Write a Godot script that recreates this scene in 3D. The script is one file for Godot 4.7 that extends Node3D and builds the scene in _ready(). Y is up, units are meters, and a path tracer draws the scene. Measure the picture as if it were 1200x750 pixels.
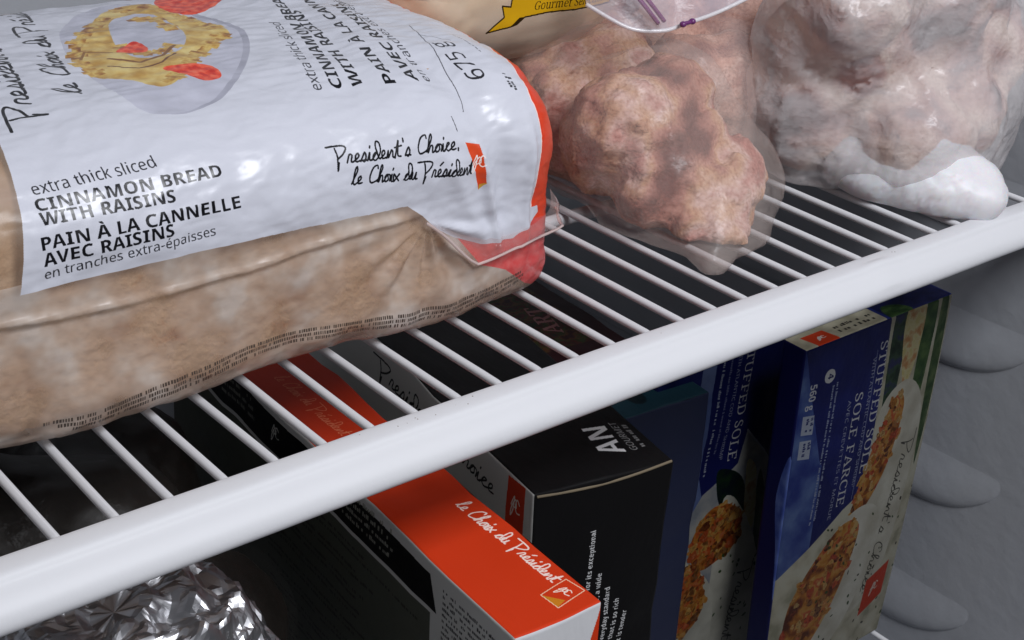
extends Node3D

# ---------------------------------------------------------------- naming and tagging
var used := {}

func put(n: Node3D, called: String, parent: Node = null) -> Node3D:
	var p: Node = parent if parent else self
	var key := str(p.get_instance_id()) + called
	var k: int = used.get(key, 0)
	used[key] = k + 1
	n.name = called if k == 0 else "%s_%03d" % [called, k]
	p.add_child(n, true)
	return n

func mesh(called: String, m: Mesh, mat: Material, parent: Node = null) -> MeshInstance3D:
	var o := MeshInstance3D.new()
	o.mesh = m
	o.material_override = mat
	put(o, called, parent)
	return o

func tag(o: Node3D, label: String, category: String, group := "") -> Node3D:
	o.set_meta("label", label)
	o.set_meta("category", category)
	if group:
		o.set_meta("group", group)
	return o

func thing(called: String, label: String, category: String, at := Vector3.ZERO, group := "") -> Node3D:
	var o := Node3D.new()
	put(o, called)
	o.position = at
	return tag(o, label, category, group)

func struct(o: Node3D) -> Node3D:
	o.set_meta("kind", "structure")
	return o

# ---------------------------------------------------------------- geometry helpers
# A sheet of quads: outward is (along i) x (along j).
func sheet(pos: PackedVector3Array, nu: int, nv: int, uv := PackedVector2Array(), cols := PackedColorArray(), flat := false) -> ArrayMesh:
	var n := PackedVector3Array(); n.resize(nu * nv)
	for i in nu:
		for j in nv:
			var a := pos[mini(i + 1, nu - 1) * nv + j] - pos[maxi(i - 1, 0) * nv + j]
			var b := pos[i * nv + mini(j + 1, nv - 1)] - pos[i * nv + maxi(j - 1, 0)]
			var c := a.cross(b)
			n[i * nv + j] = c.normalized() if c.length_squared() > 1e-22 else Vector3.UP
	var ix := PackedInt32Array()
	for i in nu - 1:
		for j in nv - 1:
			var a := i * nv + j
			var b := a + nv
			ix.append_array(PackedInt32Array([a, b + 1, b, a, a + 1, b + 1]))
	var arr := []
	arr.resize(Mesh.ARRAY_MAX)
	if flat:
		var fp := PackedVector3Array(); var fn := PackedVector3Array()
		for i in range(0, ix.size(), 3):
			var nn := (pos[ix[i + 2]] - pos[ix[i]]).cross(pos[ix[i + 1]] - pos[ix[i]]).normalized()
			for k in 3:
				fp.append(pos[ix[i + k]])
				fn.append((nn + n[ix[i + k]] * 0.35).normalized())
		pos = fp; n = fn; ix = PackedInt32Array(range(fp.size()))
	arr[Mesh.ARRAY_VERTEX] = pos
	arr[Mesh.ARRAY_NORMAL] = n
	arr[Mesh.ARRAY_INDEX] = ix
	if uv.size(): arr[Mesh.ARRAY_TEX_UV] = uv
	if cols.size(): arr[Mesh.ARRAY_COLOR] = cols
	var m := ArrayMesh.new()
	m.add_surface_from_arrays(Mesh.PRIMITIVE_TRIANGLES, arr)
	return m

func spline(pts: PackedVector3Array, per: int) -> PackedVector3Array:
	var r := PackedVector3Array()
	for i in pts.size() - 1:
		var a := pts[maxi(i - 1, 0)]
		var d := pts[mini(i + 2, pts.size() - 1)]
		for k in per:
			r.append(pts[i].cubic_interpolate(pts[i + 1], a, d, float(k) / per))
	r.append(pts[pts.size() - 1])
	return r

func tube(pts: PackedVector3Array, r: float, sides := 10, squash := 1.0) -> ArrayMesh:
	var pos := PackedVector3Array()
	var side := Vector3.UP
	var nu := pts.size() + 2
	for q in nu:
		var i := clampi(q - 1, 0, pts.size() - 1)
		var t := (pts[mini(i + 1, pts.size() - 1)] - pts[maxi(i - 1, 0)]).normalized()
		var a := t.cross(side)
		if a.length() < 0.1: a = t.cross(Vector3.RIGHT)
		a = a.normalized()
		var b := a.cross(t)
		var rr := r if q > 0 and q < nu - 1 else r * 0.02
		for s in sides + 1:
			var w := TAU * s / sides
			pos.append(pts[i] + (b * cos(w) * squash + a * sin(w)) * rr)
	return sheet(pos, nu, sides + 1)

# a sheet with edges rounded like one side of a box; u runs along r, v along up
func panel(half: Vector3, axis: int, sgn: float, rad: float, warp: Callable, nu := 16, nv := 20) -> ArrayMesh:
	var nrm := Vector3.ZERO; nrm[axis] = sgn
	var up := Vector3.UP if axis != 1 else Vector3(0, 0, -sgn)
	var right := up.cross(nrm)
	var hr: float = absf(half.dot(right.abs()))
	var hu: float = absf(half.dot(up.abs()))
	var pos := PackedVector3Array(); var uv := PackedVector2Array()
	for i in nu:
		for j in nv:
			var u := lerpf(-1, 1, float(i) / (nu - 1))
			var v := lerpf(-1, 1, float(j) / (nv - 1))
			if i == 1: u = -1 + rad * 0.6 / hr
			elif i == 2: u = -1 + rad * 1.2 / hr
			elif i == nu - 2: u = 1 - rad * 0.6 / hr
			elif i == nu - 3: u = 1 - rad * 1.2 / hr
			if j == 1: v = -1 + rad * 0.6 / hu
			elif j == 2: v = -1 + rad * 1.2 / hu
			elif j == nv - 2: v = 1 - rad * 0.6 / hu
			elif j == nv - 3: v = 1 - rad * 1.2 / hu
			var flat := right * u * hr + up * v * hu + nrm * half.dot(nrm.abs())
			var lim := half - Vector3.ONE * rad
			var inner := flat.clamp(-lim, lim)
			var p := inner + (flat - inner).normalized() * rad
			pos.append(warp.call(p))
			uv.append(Vector2((u + 1) / 2, (1 - v) / 2))
	return sheet(pos, nu, nv, uv)

# ---------------------------------------------------------------- blobs: smooth union of tapered capsules, meshed as surface nets
func blob_mesh(list: Array, cell: float, k: float, amp: float, freq: float, sd: int, floor_y := -1.0, colour = null, ridged := false, stretch := Vector3.ONE) -> ArrayMesh:
	var lo := Vector3.INF; var hi := -Vector3.INF
	var mar := k * 0.5 + amp + cell * 3
	for b in list:
		lo = lo.min(b[0] - Vector3.ONE * (b[1] + mar)).min(b[2] - Vector3.ONE * (b[3] + mar))
		hi = hi.max(b[0] + Vector3.ONE * (b[1] + mar)).max(b[2] + Vector3.ONE * (b[3] + mar))
	var s := Vector3i(((hi - lo) / cell).ceil()) + Vector3i.ONE
	var sx := s.x; var sxy := s.x * s.y
	var f := PackedFloat32Array(); f.resize(sxy * s.z); f.fill(0.05)
	for b in list:
		var a: Vector3 = b[0]; var ra: float = b[1]; var e: Vector3 = b[2]; var rb: float = b[3]
		var rm := maxf(ra, rb) + k + mar
		var i0 := Vector3i(((a.min(e) - Vector3.ONE * rm - lo) / cell).floor()).clamp(Vector3i.ZERO, s)
		var i1 := Vector3i(((a.max(e) + Vector3.ONE * rm - lo) / cell).ceil()).clamp(Vector3i.ZERO, s)
		var ab := e - a
		var l2 := maxf(ab.length_squared(), 1e-9)
		for z in range(i0.z, i1.z):
			for y in range(i0.y, i1.y):
				var row := y * sx + z * sxy
				for x in range(i0.x, i1.x):
					var p := lo + Vector3(x, y, z) * cell - a
					var t := clampf(p.dot(ab) / l2, 0, 1)
					var d := (p - ab * t).length() - lerpf(ra, rb, t)
					var o := f[row + x]
					var h := k - absf(d - o)
					f[row + x] = minf(d, o) - (h * h / (4 * k) if h > 0 else 0.0)
	var nz := FastNoiseLite.new()
	nz.seed = sd; nz.frequency = freq; nz.fractal_octaves = 4
	nz.noise_type = FastNoiseLite.TYPE_SIMPLEX_SMOOTH
	var lift := 0.75 if ridged else 0.0
	if ridged:
		nz.noise_type = FastNoiseLite.TYPE_CELLULAR
		nz.cellular_return_type = FastNoiseLite.RETURN_DISTANCE
		nz.fractal_octaves = 2
		nz.domain_warp_enabled = true; nz.domain_warp_amplitude = 0.012; nz.domain_warp_frequency = freq
	for z in s.z:
		for y in s.y:
			var row := y * sx + z * sxy
			for x in sx:
				var d := f[row + x]
				if absf(d) < 0.012 + amp:
					var p := lo + Vector3(x, y, z) * cell
					d -= amp * (nz.get_noise_3dv(p * stretch) + lift)
					if floor_y > -0.9:
						d = maxf(d, floor_y - p.y)
					f[row + x] = d
	var ids := {}
	var pos := PackedVector3Array(); var nor := PackedVector3Array(); var ix := PackedInt32Array(); var cols := PackedColorArray()
	var c8 := [0, 1, sx, sx + 1, sxy, sxy + 1, sxy + sx, sxy + sx + 1]
	var off := [Vector3(0, 0, 0), Vector3(1, 0, 0), Vector3(0, 1, 0), Vector3(1, 1, 0), Vector3(0, 0, 1), Vector3(1, 0, 1), Vector3(0, 1, 1), Vector3(1, 1, 1)]
	var ed := [[0, 1], [2, 3], [4, 5], [6, 7], [0, 2], [1, 3], [4, 6], [5, 7], [0, 4], [1, 5], [2, 6], [3, 7]]
	for z in s.z - 1:
		for y in s.y - 1:
			for x in sx - 1:
				var at := x + y * sx + z * sxy
				var v0 := f[at]
				if absf(v0) > cell * 8: continue
				var m := 0
				for q in 8:
					if f[at + c8[q]] < 0: m |= 1 << q
				if m == 0 or m == 255: continue
				var sum := Vector3.ZERO; var n := 0
				for e in ed:
					var a: float = f[at + c8[e[0]]]; var b: float = f[at + c8[e[1]]]
					if (a < 0) != (b < 0):
						sum += off[e[0]].lerp(off[e[1]], a / (a - b)); n += 1
				ids[at] = pos.size()
				var p := lo + (Vector3(x, y, z) + sum / n) * cell
				pos.append(p)
				var g := Vector3(f[at + 1] + f[at + sx + 1] + f[at + sxy + 1] + f[at + sxy + sx + 1] - f[at] - f[at + sx] - f[at + sxy] - f[at + sxy + sx],
					f[at + sx] + f[at + sx + 1] + f[at + sxy + sx] + f[at + sxy + sx + 1] - f[at] - f[at + 1] - f[at + sxy] - f[at + sxy + 1],
					f[at + sxy] + f[at + sxy + 1] + f[at + sxy + sx] + f[at + sxy + sx + 1] - f[at] - f[at + 1] - f[at + sx] - f[at + sx + 1])
				nor.append(g.normalized())
				if colour != null: cols.append(colour.call(p, g.normalized()))
	for z in range(1, s.z - 1):
		for y in range(1, s.y - 1):
			for x in range(1, sx - 1):
				var at := x + y * sx + z * sxy
				var v := f[at]
				if absf(v) > cell * 8: continue
				for ax in 3:
					var st: int = [1, sx, sxy][ax]
					var w := f[at + st]
					if (v < 0) == (w < 0): continue
					var p1: int = [sx, sxy, 1][ax]
					var p2: int = [sxy, 1, sx][ax]
					if not (ids.has(at) and ids.has(at - p1) and ids.has(at - p2) and ids.has(at - p1 - p2)): continue
					var a: int = ids[at - p1 - p2]; var b: int = ids[at - p2]; var c: int = ids[at]; var d: int = ids[at - p1]
					if v < 0: ix.append_array(PackedInt32Array([a, c, b, a, d, c]))
					else: ix.append_array(PackedInt32Array([a, b, c, a, c, d]))
	var arr := []
	arr.resize(Mesh.ARRAY_MAX)
	arr[Mesh.ARRAY_VERTEX] = pos; arr[Mesh.ARRAY_NORMAL] = nor; arr[Mesh.ARRAY_INDEX] = ix
	if cols.size(): arr[Mesh.ARRAY_COLOR] = cols
	var me := ArrayMesh.new()
	me.add_surface_from_arrays(Mesh.PRIMITIVE_TRIANGLES, arr)
	return me

func balls(l: Array, grow := 0.0) -> Array:
	var r := []
	for b in l:
		var c := Vector3(b[0], b[1], b[2])
		r.append([c, b[3] + grow, c, b[3] + grow])
	return r

# ---------------------------------------------------------------- printing: flat print is drawn into an image
class Print:
	var im: Image
	var s: float
	var o: Vector2
	func _init(size: Vector2, per_metre: float, back: Color, origin := Vector2.ZERO):
		s = per_metre; o = origin
		im = Image.create_empty(int(size.x * s), int(size.y * s), false, Image.FORMAT_RGBA8)
		im.fill(back)
	func px(p: Vector2) -> Vector2:
		return Vector2((p.x - o.x) * s, im.get_height() - (p.y - o.y) * s)
	func spans(q: PackedVector2Array, draw: Callable):
		var lo := 1e9; var hi := -1e9
		for p in q: lo = minf(lo, p.y); hi = maxf(hi, p.y)
		for y in range(maxi(int(ceil(lo - 0.5)), 0), mini(int(floor(hi - 0.5)), im.get_height() - 1) + 1):
			var xs := PackedFloat32Array()
			var yc := y + 0.5
			for i in q.size():
				var a := q[i]; var b := q[(i + 1) % q.size()]
				if (a.y <= yc) != (b.y <= yc):
					xs.append(a.x + (b.x - a.x) * (yc - a.y) / (b.y - a.y))
			xs.sort()
			for i in range(0, xs.size() - 1, 2):
				var x0 := maxi(int(ceil(xs[i] - 0.5)), 0)
				var x1 := mini(int(ceil(xs[i + 1] - 0.5)), im.get_width())
				if x1 > x0: draw.call(x0, y, x1)
	func fill_px(q: PackedVector2Array, c: Color):
		spans(q, func(x0, y, x1): im.fill_rect(Rect2i(x0, y, x1 - x0, 1), c))
	func poly(pts: Array, c: Color):
		var q := PackedVector2Array()
		for p in pts: q.append(px(p))
		fill_px(q, c)
	func rect(x0: float, y0: float, x1: float, y1: float, c: Color):
		poly([Vector2(x0, y0), Vector2(x1, y0), Vector2(x1, y1), Vector2(x0, y1)], c)
	func ring(c: Vector2, rx: float, ry: float, turn := 0.0, n := 28, wob := 0.0, sd := 0) -> Array:
		var r := []
		for i in n:
			var w := TAU * i / n
			var k := 1.0 + wob * sin(w * 3 + sd) + wob * 0.6 * sin(w * 5 + sd * 2.1)
			r.append(c + Vector2(cos(w) * rx * k, sin(w) * ry * k).rotated(turn))
		return r
	func soft(pts: Array, per := 6) -> Array:
		var r := []
		var n := pts.size()
		for i in n:
			for k in per:
				r.append((pts[i] as Vector2).cubic_interpolate(pts[(i + 1) % n], pts[(i - 1 + n) % n], pts[(i + 2) % n], float(k) / per))
		return r
	# mottled print: colours picked by noise
	func mottle(pts: Array, pal: Array, freq: float, sd: int, share := 1.0):
		var q := PackedVector2Array()
		for p in pts: q.append(px(p))
		var nz := FastNoiseLite.new(); nz.seed = sd; nz.frequency = freq / s; nz.fractal_octaves = 4
		spans(q, func(x0, y, x1):
			for x in range(x0, x1):
				var v := clampf(nz.get_noise_2d(x, y) * 1.1 + 0.5, 0, 0.999) * (pal.size() - 1)
				var c: Color = (pal[int(v)] as Color).lerp(pal[int(v) + 1], v - int(v))
				if share < 1.0: c = im.get_pixel(x, y).lerp(c, share)
				im.set_pixel(x, y, c))
	func line(pts: Array, w: float, c: Color):
		for i in pts.size() - 1:
			var a := px(pts[i]); var b := px(pts[i + 1])
			var n := (b - a).orthogonal().normalized() * w * s * 0.5
			fill_px(PackedVector2Array([a + n, b + n, b - n, a - n]), c)
		for p in pts:
			var a := px(p); var q := PackedVector2Array()
			for k in 8: q.append(a + Vector2.from_angle(TAU * k / 8) * w * s * 0.5)
			fill_px(q, c)
	# a heap of small pieces inside an outline
	func chunks(pts: Array, pal: Array, n: int, small: float, big: float, sd: int):
		var rng := RandomNumberGenerator.new(); rng.seed = sd
		var pv := PackedVector2Array(pts)
		var lo := Vector2.INF; var hi := -Vector2.INF
		for p in pts: lo = lo.min(p); hi = hi.max(p)
		for k in n:
			var c := Vector2(rng.randf_range(lo.x, hi.x), rng.randf_range(lo.y, hi.y))
			if not Geometry2D.is_point_in_polygon(c, pv): continue
			var a: Color = pal[rng.randi() % pal.size()]
			var b := a.lerp(pal[rng.randi() % pal.size()], 0.5)
			var rr := rng.randf_range(small, big)
			mottle(ring(c, rr, rr * rng.randf_range(0.45, 0.9), rng.randf() * 3.1, 14, 0.18, k), [a.darkened(0.25), a, b, a.lightened(0.18)], 260.0, k)
	# lettering: width 0 keeps the font's own; dir is the reading direction
	func text(t: String, at: Vector2, cap: float, c: Color, dir := Vector2.RIGHT, width := 0.0, face := "Droid Sans", weight := 400, shear := 0.0):
		var tm := TextMesh.new()
		var ft := SystemFont.new(); ft.font_names = PackedStringArray([face]); ft.font_weight = weight
		tm.font = ft; tm.text = t; tm.font_size = 64; tm.pixel_size = 0.01; tm.depth = 0.0; tm.curve_step = 2.0
		tm.horizontal_alignment = HORIZONTAL_ALIGNMENT_LEFT; tm.vertical_alignment = VERTICAL_ALIGNMENT_BOTTOM
		var hm := TextMesh.new()
		hm.font = ft; hm.text = "H"; hm.font_size = 64; hm.pixel_size = 0.01; hm.depth = 0.0
		hm.horizontal_alignment = HORIZONTAL_ALIGNMENT_LEFT; hm.vertical_alignment = VERTICAL_ALIGNMENT_BOTTOM
		var hb := hm.get_aabb()
		var bb := tm.get_aabb()
		var ky := cap / maxf(hb.size.y, 1e-4)
		var kx := ky if width == 0.0 else width / maxf(bb.size.x, 1e-4)
		dir = dir.normalized()
		var up := Vector2(-dir.y, dir.x)
		for si in tm.get_surface_count():
			var arr := tm.surface_get_arrays(si)
			var v: PackedVector3Array = arr[Mesh.ARRAY_VERTEX]
			var ix: PackedInt32Array = arr[Mesh.ARRAY_INDEX] if arr[Mesh.ARRAY_INDEX] != null else PackedInt32Array(range(v.size()))
			for i in range(0, ix.size(), 3):
				var q := PackedVector2Array()
				for j in 3:
					var p := v[ix[i + j]]
					var y := (p.y - hb.position.y) * ky
					q.append(px(at + dir * ((p.x - bb.position.x) * kx + y * shear) + up * y))
				fill_px(q, c)
	# rows of unreadably small print
	func small(at: Vector2, dir: Vector2, length: float, rows: int, pitch: float, cap: float, c: Color, sd: int, ragged := 0.15):
		var rng := RandomNumberGenerator.new(); rng.seed = sd
		dir = dir.normalized()
		var up := Vector2(-dir.y, dir.x)
		for r in rows:
			var x := 0.0
			var end := length * (1.0 - rng.randf() * ragged)
			while x < end:
				var w := cap * rng.randf_range(0.25, 0.6)
				if rng.randf() < 0.84:
					var a := at + dir * x - up * pitch * r
					var h := cap * (0.72 if rng.randf() < 0.7 else 1.0)
					poly([a, a + dir * w, a + dir * w + up * h, a + up * h], c)
				x += w * 1.35 + (cap * 0.5 if rng.randf() < 0.16 else 0.0)
	func hand(t: String, at: Vector2, x_height: float, dir: Vector2, width: float, c: Color, pen: float, glyphs: Dictionary, slant := 0.15):
		var runs := []
		var x := 0.0
		var cur := []
		for ch in t:
			if ch == " ":
				if cur.size(): runs.append(cur)
				cur = []; x += 0.75; continue
			var g: Array = glyphs[ch]
			var first := true
			for st in g[1]:
				var pts := []
				for i in range(0, st.size(), 2): pts.append(Vector2(x + st[i] + st[i + 1] * slant, st[i + 1]))
				if first and g[2]: cur.append_array(pts)
				else: runs.append(pts)
				first = false
			if not g[2]:
				if cur.size(): runs.append(cur)
				cur = []
			x += g[0]
		if cur.size(): runs.append(cur)
		dir = dir.normalized()
		var up := Vector2(-dir.y, dir.x)
		var kx := width / x
		for r in runs:
			var sm := []
			for i in r.size() - 1:
				for k in 5:
					sm.append((r[i] as Vector2).cubic_interpolate(r[i + 1], r[maxi(i - 1, 0)], r[mini(i + 2, r.size() - 1)], k / 5.0))
			sm.append(r[r.size() - 1])
			var out := []
			for p in sm: out.append(at + dir * p.x * kx + up * p.y * x_height)
			line(out, pen, c)
	func texture(mips := false) -> ImageTexture:
		return ImageTexture.create_from_image(im)

# single-stroke script: advance, strokes, joined to the run
const SCRIPT := {
	"P": [1.5, [[-0.9, 2.1, 0.1, 2.15, 1.0, 2.1, 1.35, 1.75, 1.0, 1.1, 0.45, 0.65], [0.1, 1.9, 0.35, 0.9, 0.45, -0.7, 0.55, 0.2]], false],
	"r": [0.75, [[0.0, 0.1, 0.2, 0.95, 0.5, 0.85, 0.45, 0.2, 0.7, 0.1]], true],
	"e": [0.8, [[0.0, 0.15, 0.5, 0.6, 0.4, 1.0, 0.15, 0.7, 0.25, 0.1, 0.75, 0.15]], true],
	"é": [0.8, [[0.0, 0.15, 0.5, 0.6, 0.4, 1.0, 0.15, 0.7, 0.25, 0.1, 0.75, 0.15], [0.3, 1.5, 0.6, 1.9]], true],
	"s": [0.75, [[0.0, 0.1, 0.35, 1.0, 0.55, 0.45, 0.4, 0.0, 0.15, 0.15, 0.7, 0.1]], true],
	"i": [0.5, [[0.0, 0.1, 0.2, 0.9, 0.22, 0.1, 0.48, 0.1], [0.25, 1.45, 0.3, 1.65]], true],
	"d": [1.05, [[0.0, 0.1, 0.5, 0.85, 0.15, 0.6, 0.15, 0.1, 0.55, 0.05, 1.0, 0.9, 0.95, 1.8, 0.55, 2.1, 0.45, 1.6, 0.7, 0.4, 1.0, 0.1]], true],
	"n": [1.0, [[0.0, 0.1, 0.15, 0.9, 0.2, 0.1, 0.55, 0.9, 0.7, 0.7, 0.75, 0.1, 0.98, 0.1]], true],
	"t": [0.75, [[0.0, 0.1, 0.35, 1.9, 0.3, 0.3, 0.7, 0.1], [-0.05, 1.15, 0.75, 1.3]], true],
	"'": [0.45, [[0.15, 2.1, 0.2, 1.7]], false],
	"C": [1.2, [[1.1, 1.8, 0.95, 2.2, 0.4, 1.9, 0.1, 0.9, 0.35, 0.1, 1.0, 0.25, 1.2, 0.4]], false],
	"h": [1.0, [[0.0, 0.2, 0.55, 1.7, 0.45, 2.2, 0.25, 1.6, 0.2, 0.1, 0.5, 0.85, 0.75, 0.75, 0.75, 0.1, 1.0, 0.15]], true],
	"o": [0.85, [[0.0, 0.2, 0.4, 0.95, 0.1, 0.6, 0.25, 0.05, 0.6, 0.3, 0.5, 0.9, 0.85, 0.75]], true],
	"c": [0.75, [[0.0, 0.2, 0.55, 0.85, 0.3, 0.95, 0.15, 0.4, 0.4, 0.02, 0.75, 0.15]], true],
	"l": [0.7, [[0.0, 0.1, 0.5, 1.6, 0.4, 2.2, 0.2, 1.7, 0.2, 0.3, 0.45, 0.0, 0.7, 0.15]], true],
	"x": [0.8, [[0.0, 0.9, 0.35, 0.5, 0.75, 0.05], [0.75, 0.9, 0.1, 0.0]], true],
	"u": [0.9, [[0.0, 0.7, 0.1, 0.9, 0.15, 0.15, 0.45, 0.1, 0.6, 0.9, 0.65, 0.1, 0.9, 0.1]], true],
}

func emblem(pr: Print, c: Vector2, e: Vector2, up: Vector2, ink: Color, pen: float):
	# the two-letter flourish of the maker's mark, drawn in a unit square
	for st in [[-0.45, 0.0, -0.1, 0.45, -0.2, -0.1, -0.5, -0.45, -0.4, -0.1, 0.05, 0.35, 0.15, 0.05, -0.15, 0.0], [0.5, 0.25, 0.25, 0.4, 0.05, 0.1, 0.2, -0.15, 0.6, -0.1]]:
		var pts := []
		var n: int = st.size() / 2
		for i in n - 1:
			for k in 5:
				var q := Vector2(st[i * 2], st[i * 2 + 1]).cubic_interpolate(Vector2(st[i * 2 + 2], st[i * 2 + 3]), Vector2(st[maxi(i - 1, 0) * 2], st[maxi(i - 1, 0) * 2 + 1]), Vector2(st[mini(i + 2, n - 1) * 2], st[mini(i + 2, n - 1) * 2 + 1]), k / 5.0)
				pts.append(c + e * q.x + up * q.y)
		pr.line(pts, pen, ink)

# ---------------------------------------------------------------- materials
func plain(c: Color, rough := 0.5, spec := 0.5) -> StandardMaterial3D:
	var m := StandardMaterial3D.new()
	m.albedo_color = c; m.roughness = rough; m.metallic_specular = spec
	return m

func noise_image(n: int, freq: float, oct: int, sd: int, ridged := false, cell := false) -> Image:
	var nz := FastNoiseLite.new()
	nz.seed = sd; nz.frequency = freq; nz.fractal_octaves = oct
	nz.noise_type = FastNoiseLite.TYPE_CELLULAR if cell else FastNoiseLite.TYPE_SIMPLEX_SMOOTH
	if ridged: nz.fractal_type = FastNoiseLite.FRACTAL_RIDGED
	return nz.get_seamless_image(n, n)

func normal_tex(n: int, freq: float, oct: int, sd: int, strength: float, ridged := false, cell := false) -> ImageTexture:
	var im := noise_image(n, freq, oct, sd, ridged, cell)
	im.convert(Image.FORMAT_RGBA8)
	im.bump_map_to_normal_map(strength)
	return ImageTexture.create_from_image(im)

func ramp_tex(n: int, freq: float, oct: int, sd: int, pal: Array) -> ImageTexture:
	var src := noise_image(n, freq, oct, sd)
	src.convert(Image.FORMAT_L8)
	var d := src.get_data()
	var lut := []
	for i in 256:
		var v := i / 255.0 * (pal.size() - 1.0001)
		lut.append((pal[int(v)] as Color).lerp(pal[int(v) + 1], v - int(v)))
	var out := PackedByteArray(); out.resize(n * n * 3)
	for i in n * n:
		var c: Color = lut[d[i]]
		out[i * 3] = c.r8; out[i * 3 + 1] = c.g8; out[i * 3 + 2] = c.b8
	return ImageTexture.create_from_image(Image.create_from_data(n, n, false, Image.FORMAT_RGB8, out))

func tri(m: StandardMaterial3D, per_metre: float) -> StandardMaterial3D:
	m.uv1_triplanar = true
	m.uv1_world_triplanar = true
	m.uv1_scale = Vector3.ONE * per_metre
	return m

func film(c: Color, alpha: float, rough: float, bump: float, sd: int, per_metre := 14.0) -> StandardMaterial3D:
	var m := plain(Color(c.r, c.g, c.b, alpha), rough, 0.6)
	m.transparency = BaseMaterial3D.TRANSPARENCY_ALPHA
	m.cull_mode = BaseMaterial3D.CULL_DISABLED
	m.normal_enabled = true
	m.normal_texture = normal_tex(512, 0.012, 5, sd, bump, true)
	return tri(m, per_metre)

func printed(tex: Texture2D, rough := 0.45, grain: Texture2D = null, clear := false) -> StandardMaterial3D:
	var m := plain(Color.WHITE, rough, 0.3)
	m.albedo_texture = tex
	if clear:
		m.transparency = BaseMaterial3D.TRANSPARENCY_ALPHA
		m.cull_mode = BaseMaterial3D.CULL_DISABLED
	if grain:
		m.normal_enabled = true; m.normal_texture = grain; m.normal_scale = 0.1
	return m

# ---------------------------------------------------------------- the loaf's rounded-block surface
const LA := 0.0815; const LB := 0.0425; const LZ := -0.1195; const LY := 0.0437
const LX0 := -0.07; const LX1 := 0.165; const LXE := 0.211; const LE := 3.6; const LYB := 0.004
var sec_z := PackedFloat32Array(); var sec_y := PackedFloat32Array(); var sec_v := PackedFloat32Array()
var run_x := PackedFloat32Array(); var run_k := PackedFloat32Array(); var run_u := PackedFloat32Array()

func loaf_tables():
	var n := 6000
	var v := 0.0
	for i in n + 1:
		var th := deg_to_rad(lerpf(-100, 160, float(i) / n))
		var c := cos(th); var s := sin(th)
		var e := 9.0 if s < 0 else 3.6
		var z := LZ + LA * signf(c) * pow(absf(c), 2.0 / e)
		var y := LY + LB * signf(s) * pow(absf(s), 2.0 / e)
		if i: v += Vector2(z - sec_z[i - 1], y - sec_y[i - 1]).length()
		sec_z.append(z); sec_y.append(y); sec_v.append(v)
	var u := 0.0
	for i in 400:
		var x := lerpf(LX0, LX1, i / 200.0) if i < 200 else 0.0
		var k := 1.0
		if i >= 200:
			var ph := (i - 200) / 199.0 * PI / 2
			x = LX1 + (LXE - LX1) * pow(sin(ph), 2.0 / LE)
			k = pow(maxf(cos(ph), 0.0), 2.0 / LE)
		if i: u += Vector2(x - run_x[i - 1], (k - run_k[i - 1]) * 0.045).length()
		run_x.append(x); run_k.append(k); run_u.append(u)

func look(t: PackedFloat32Array, v: float) -> Vector2:   # index and share in a rising table
	var i := clampi(t.bsearch(v), 1, t.size() - 1)
	return Vector2(i - 1, clampf((v - t[i - 1]) / maxf(t[i] - t[i - 1], 1e-9), 0, 1))

func loaf(u: float, v: float) -> Vector3:
	var a := look(run_u, u); var b := look(sec_v, v)
	var i := int(a.x); var j := int(b.x)
	var k := lerpf(run_k[i], run_k[i + 1], a.y)
	return Vector3(lerpf(run_x[i], run_x[i + 1], a.y), LYB + (lerpf(sec_y[j], sec_y[j + 1], b.y) - LYB) * k, LZ + (lerpf(sec_z[j], sec_z[j + 1], b.y) - LZ) * k)

func bump(x: float, w: float) -> float:
	return exp(-x * x / (w * w))

var wc := FastNoiseLite.new(); var wr := FastNoiseLite.new(); var wf := FastNoiseLite.new()

func bag_skin(u: float, v: float) -> Vector3:
	var p := loaf(u, v)
	var e := 0.0005
	var n := (loaf(minf(u + e, 0.3095), v) - loaf(u - e, v)).cross(loaf(u, v + e) - loaf(u, v - e))
	n = n.normalized() if n.length() > 1e-12 else Vector3.RIGHT
	var d := 0.0012 * wr.get_noise_2d(u, v) + 0.0003 * wf.get_noise_2d(u * 0.5, v * 1.6)
	# the long seam along the clear side, a pinch near its end with a fan of folds under it
	d += 0.0014 * bump(v - 0.1722 - 0.002 * sin(u * 40), 0.0013) * smoothstep(0.215, 0.2, u)
	d -= 0.0003 * bump(v - 0.1702 - 0.002 * sin(u * 40), 0.0016) * smoothstep(0.215, 0.2, u)
	var q := Vector2(u - 0.211, v - 0.171)
	if v < 0.172:
		d += 0.0013 * sin(q.angle() * 13.0) * bump(q.length() - 0.014, 0.016) * smoothstep(0.171, 0.165, v)
	d += 0.0016 * wc.get_noise_2d(u, v) * smoothstep(0.19, 0.175, v)
	# soft belly along the bottom and waves where the film lies on the shelf
	d += 0.002 * bump(v - 0.14, 0.012) * (0.6 + 0.9 * sin(u * 55.0 + 2.0))
	# upright folds of the white panel towards the end
	var w := smoothstep(0.205, 0.182, v) * smoothstep(0.145, 0.16, v)
	d += w * (0.0022 * bump(u - 0.2365 + (v - 0.17) * 0.25, 0.0022) - 0.0012 * bump(u - 0.241, 0.003) + 0.0016 * bump(u - 0.2525, 0.0018) + 0.0009 * bump(u - 0.2235 + (v - 0.18) * 0.5, 0.003))
	# a hollow running down from the top towards the corner
	d -= 0.0025 * bump((u - 0.236) + (v - 0.2) * 0.22, 0.007) * smoothstep(0.16, 0.19, v) * smoothstep(0.25, 0.215, v)
	p += n * d
	p.y = maxf(p.y, 0.0018)
	return p

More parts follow.
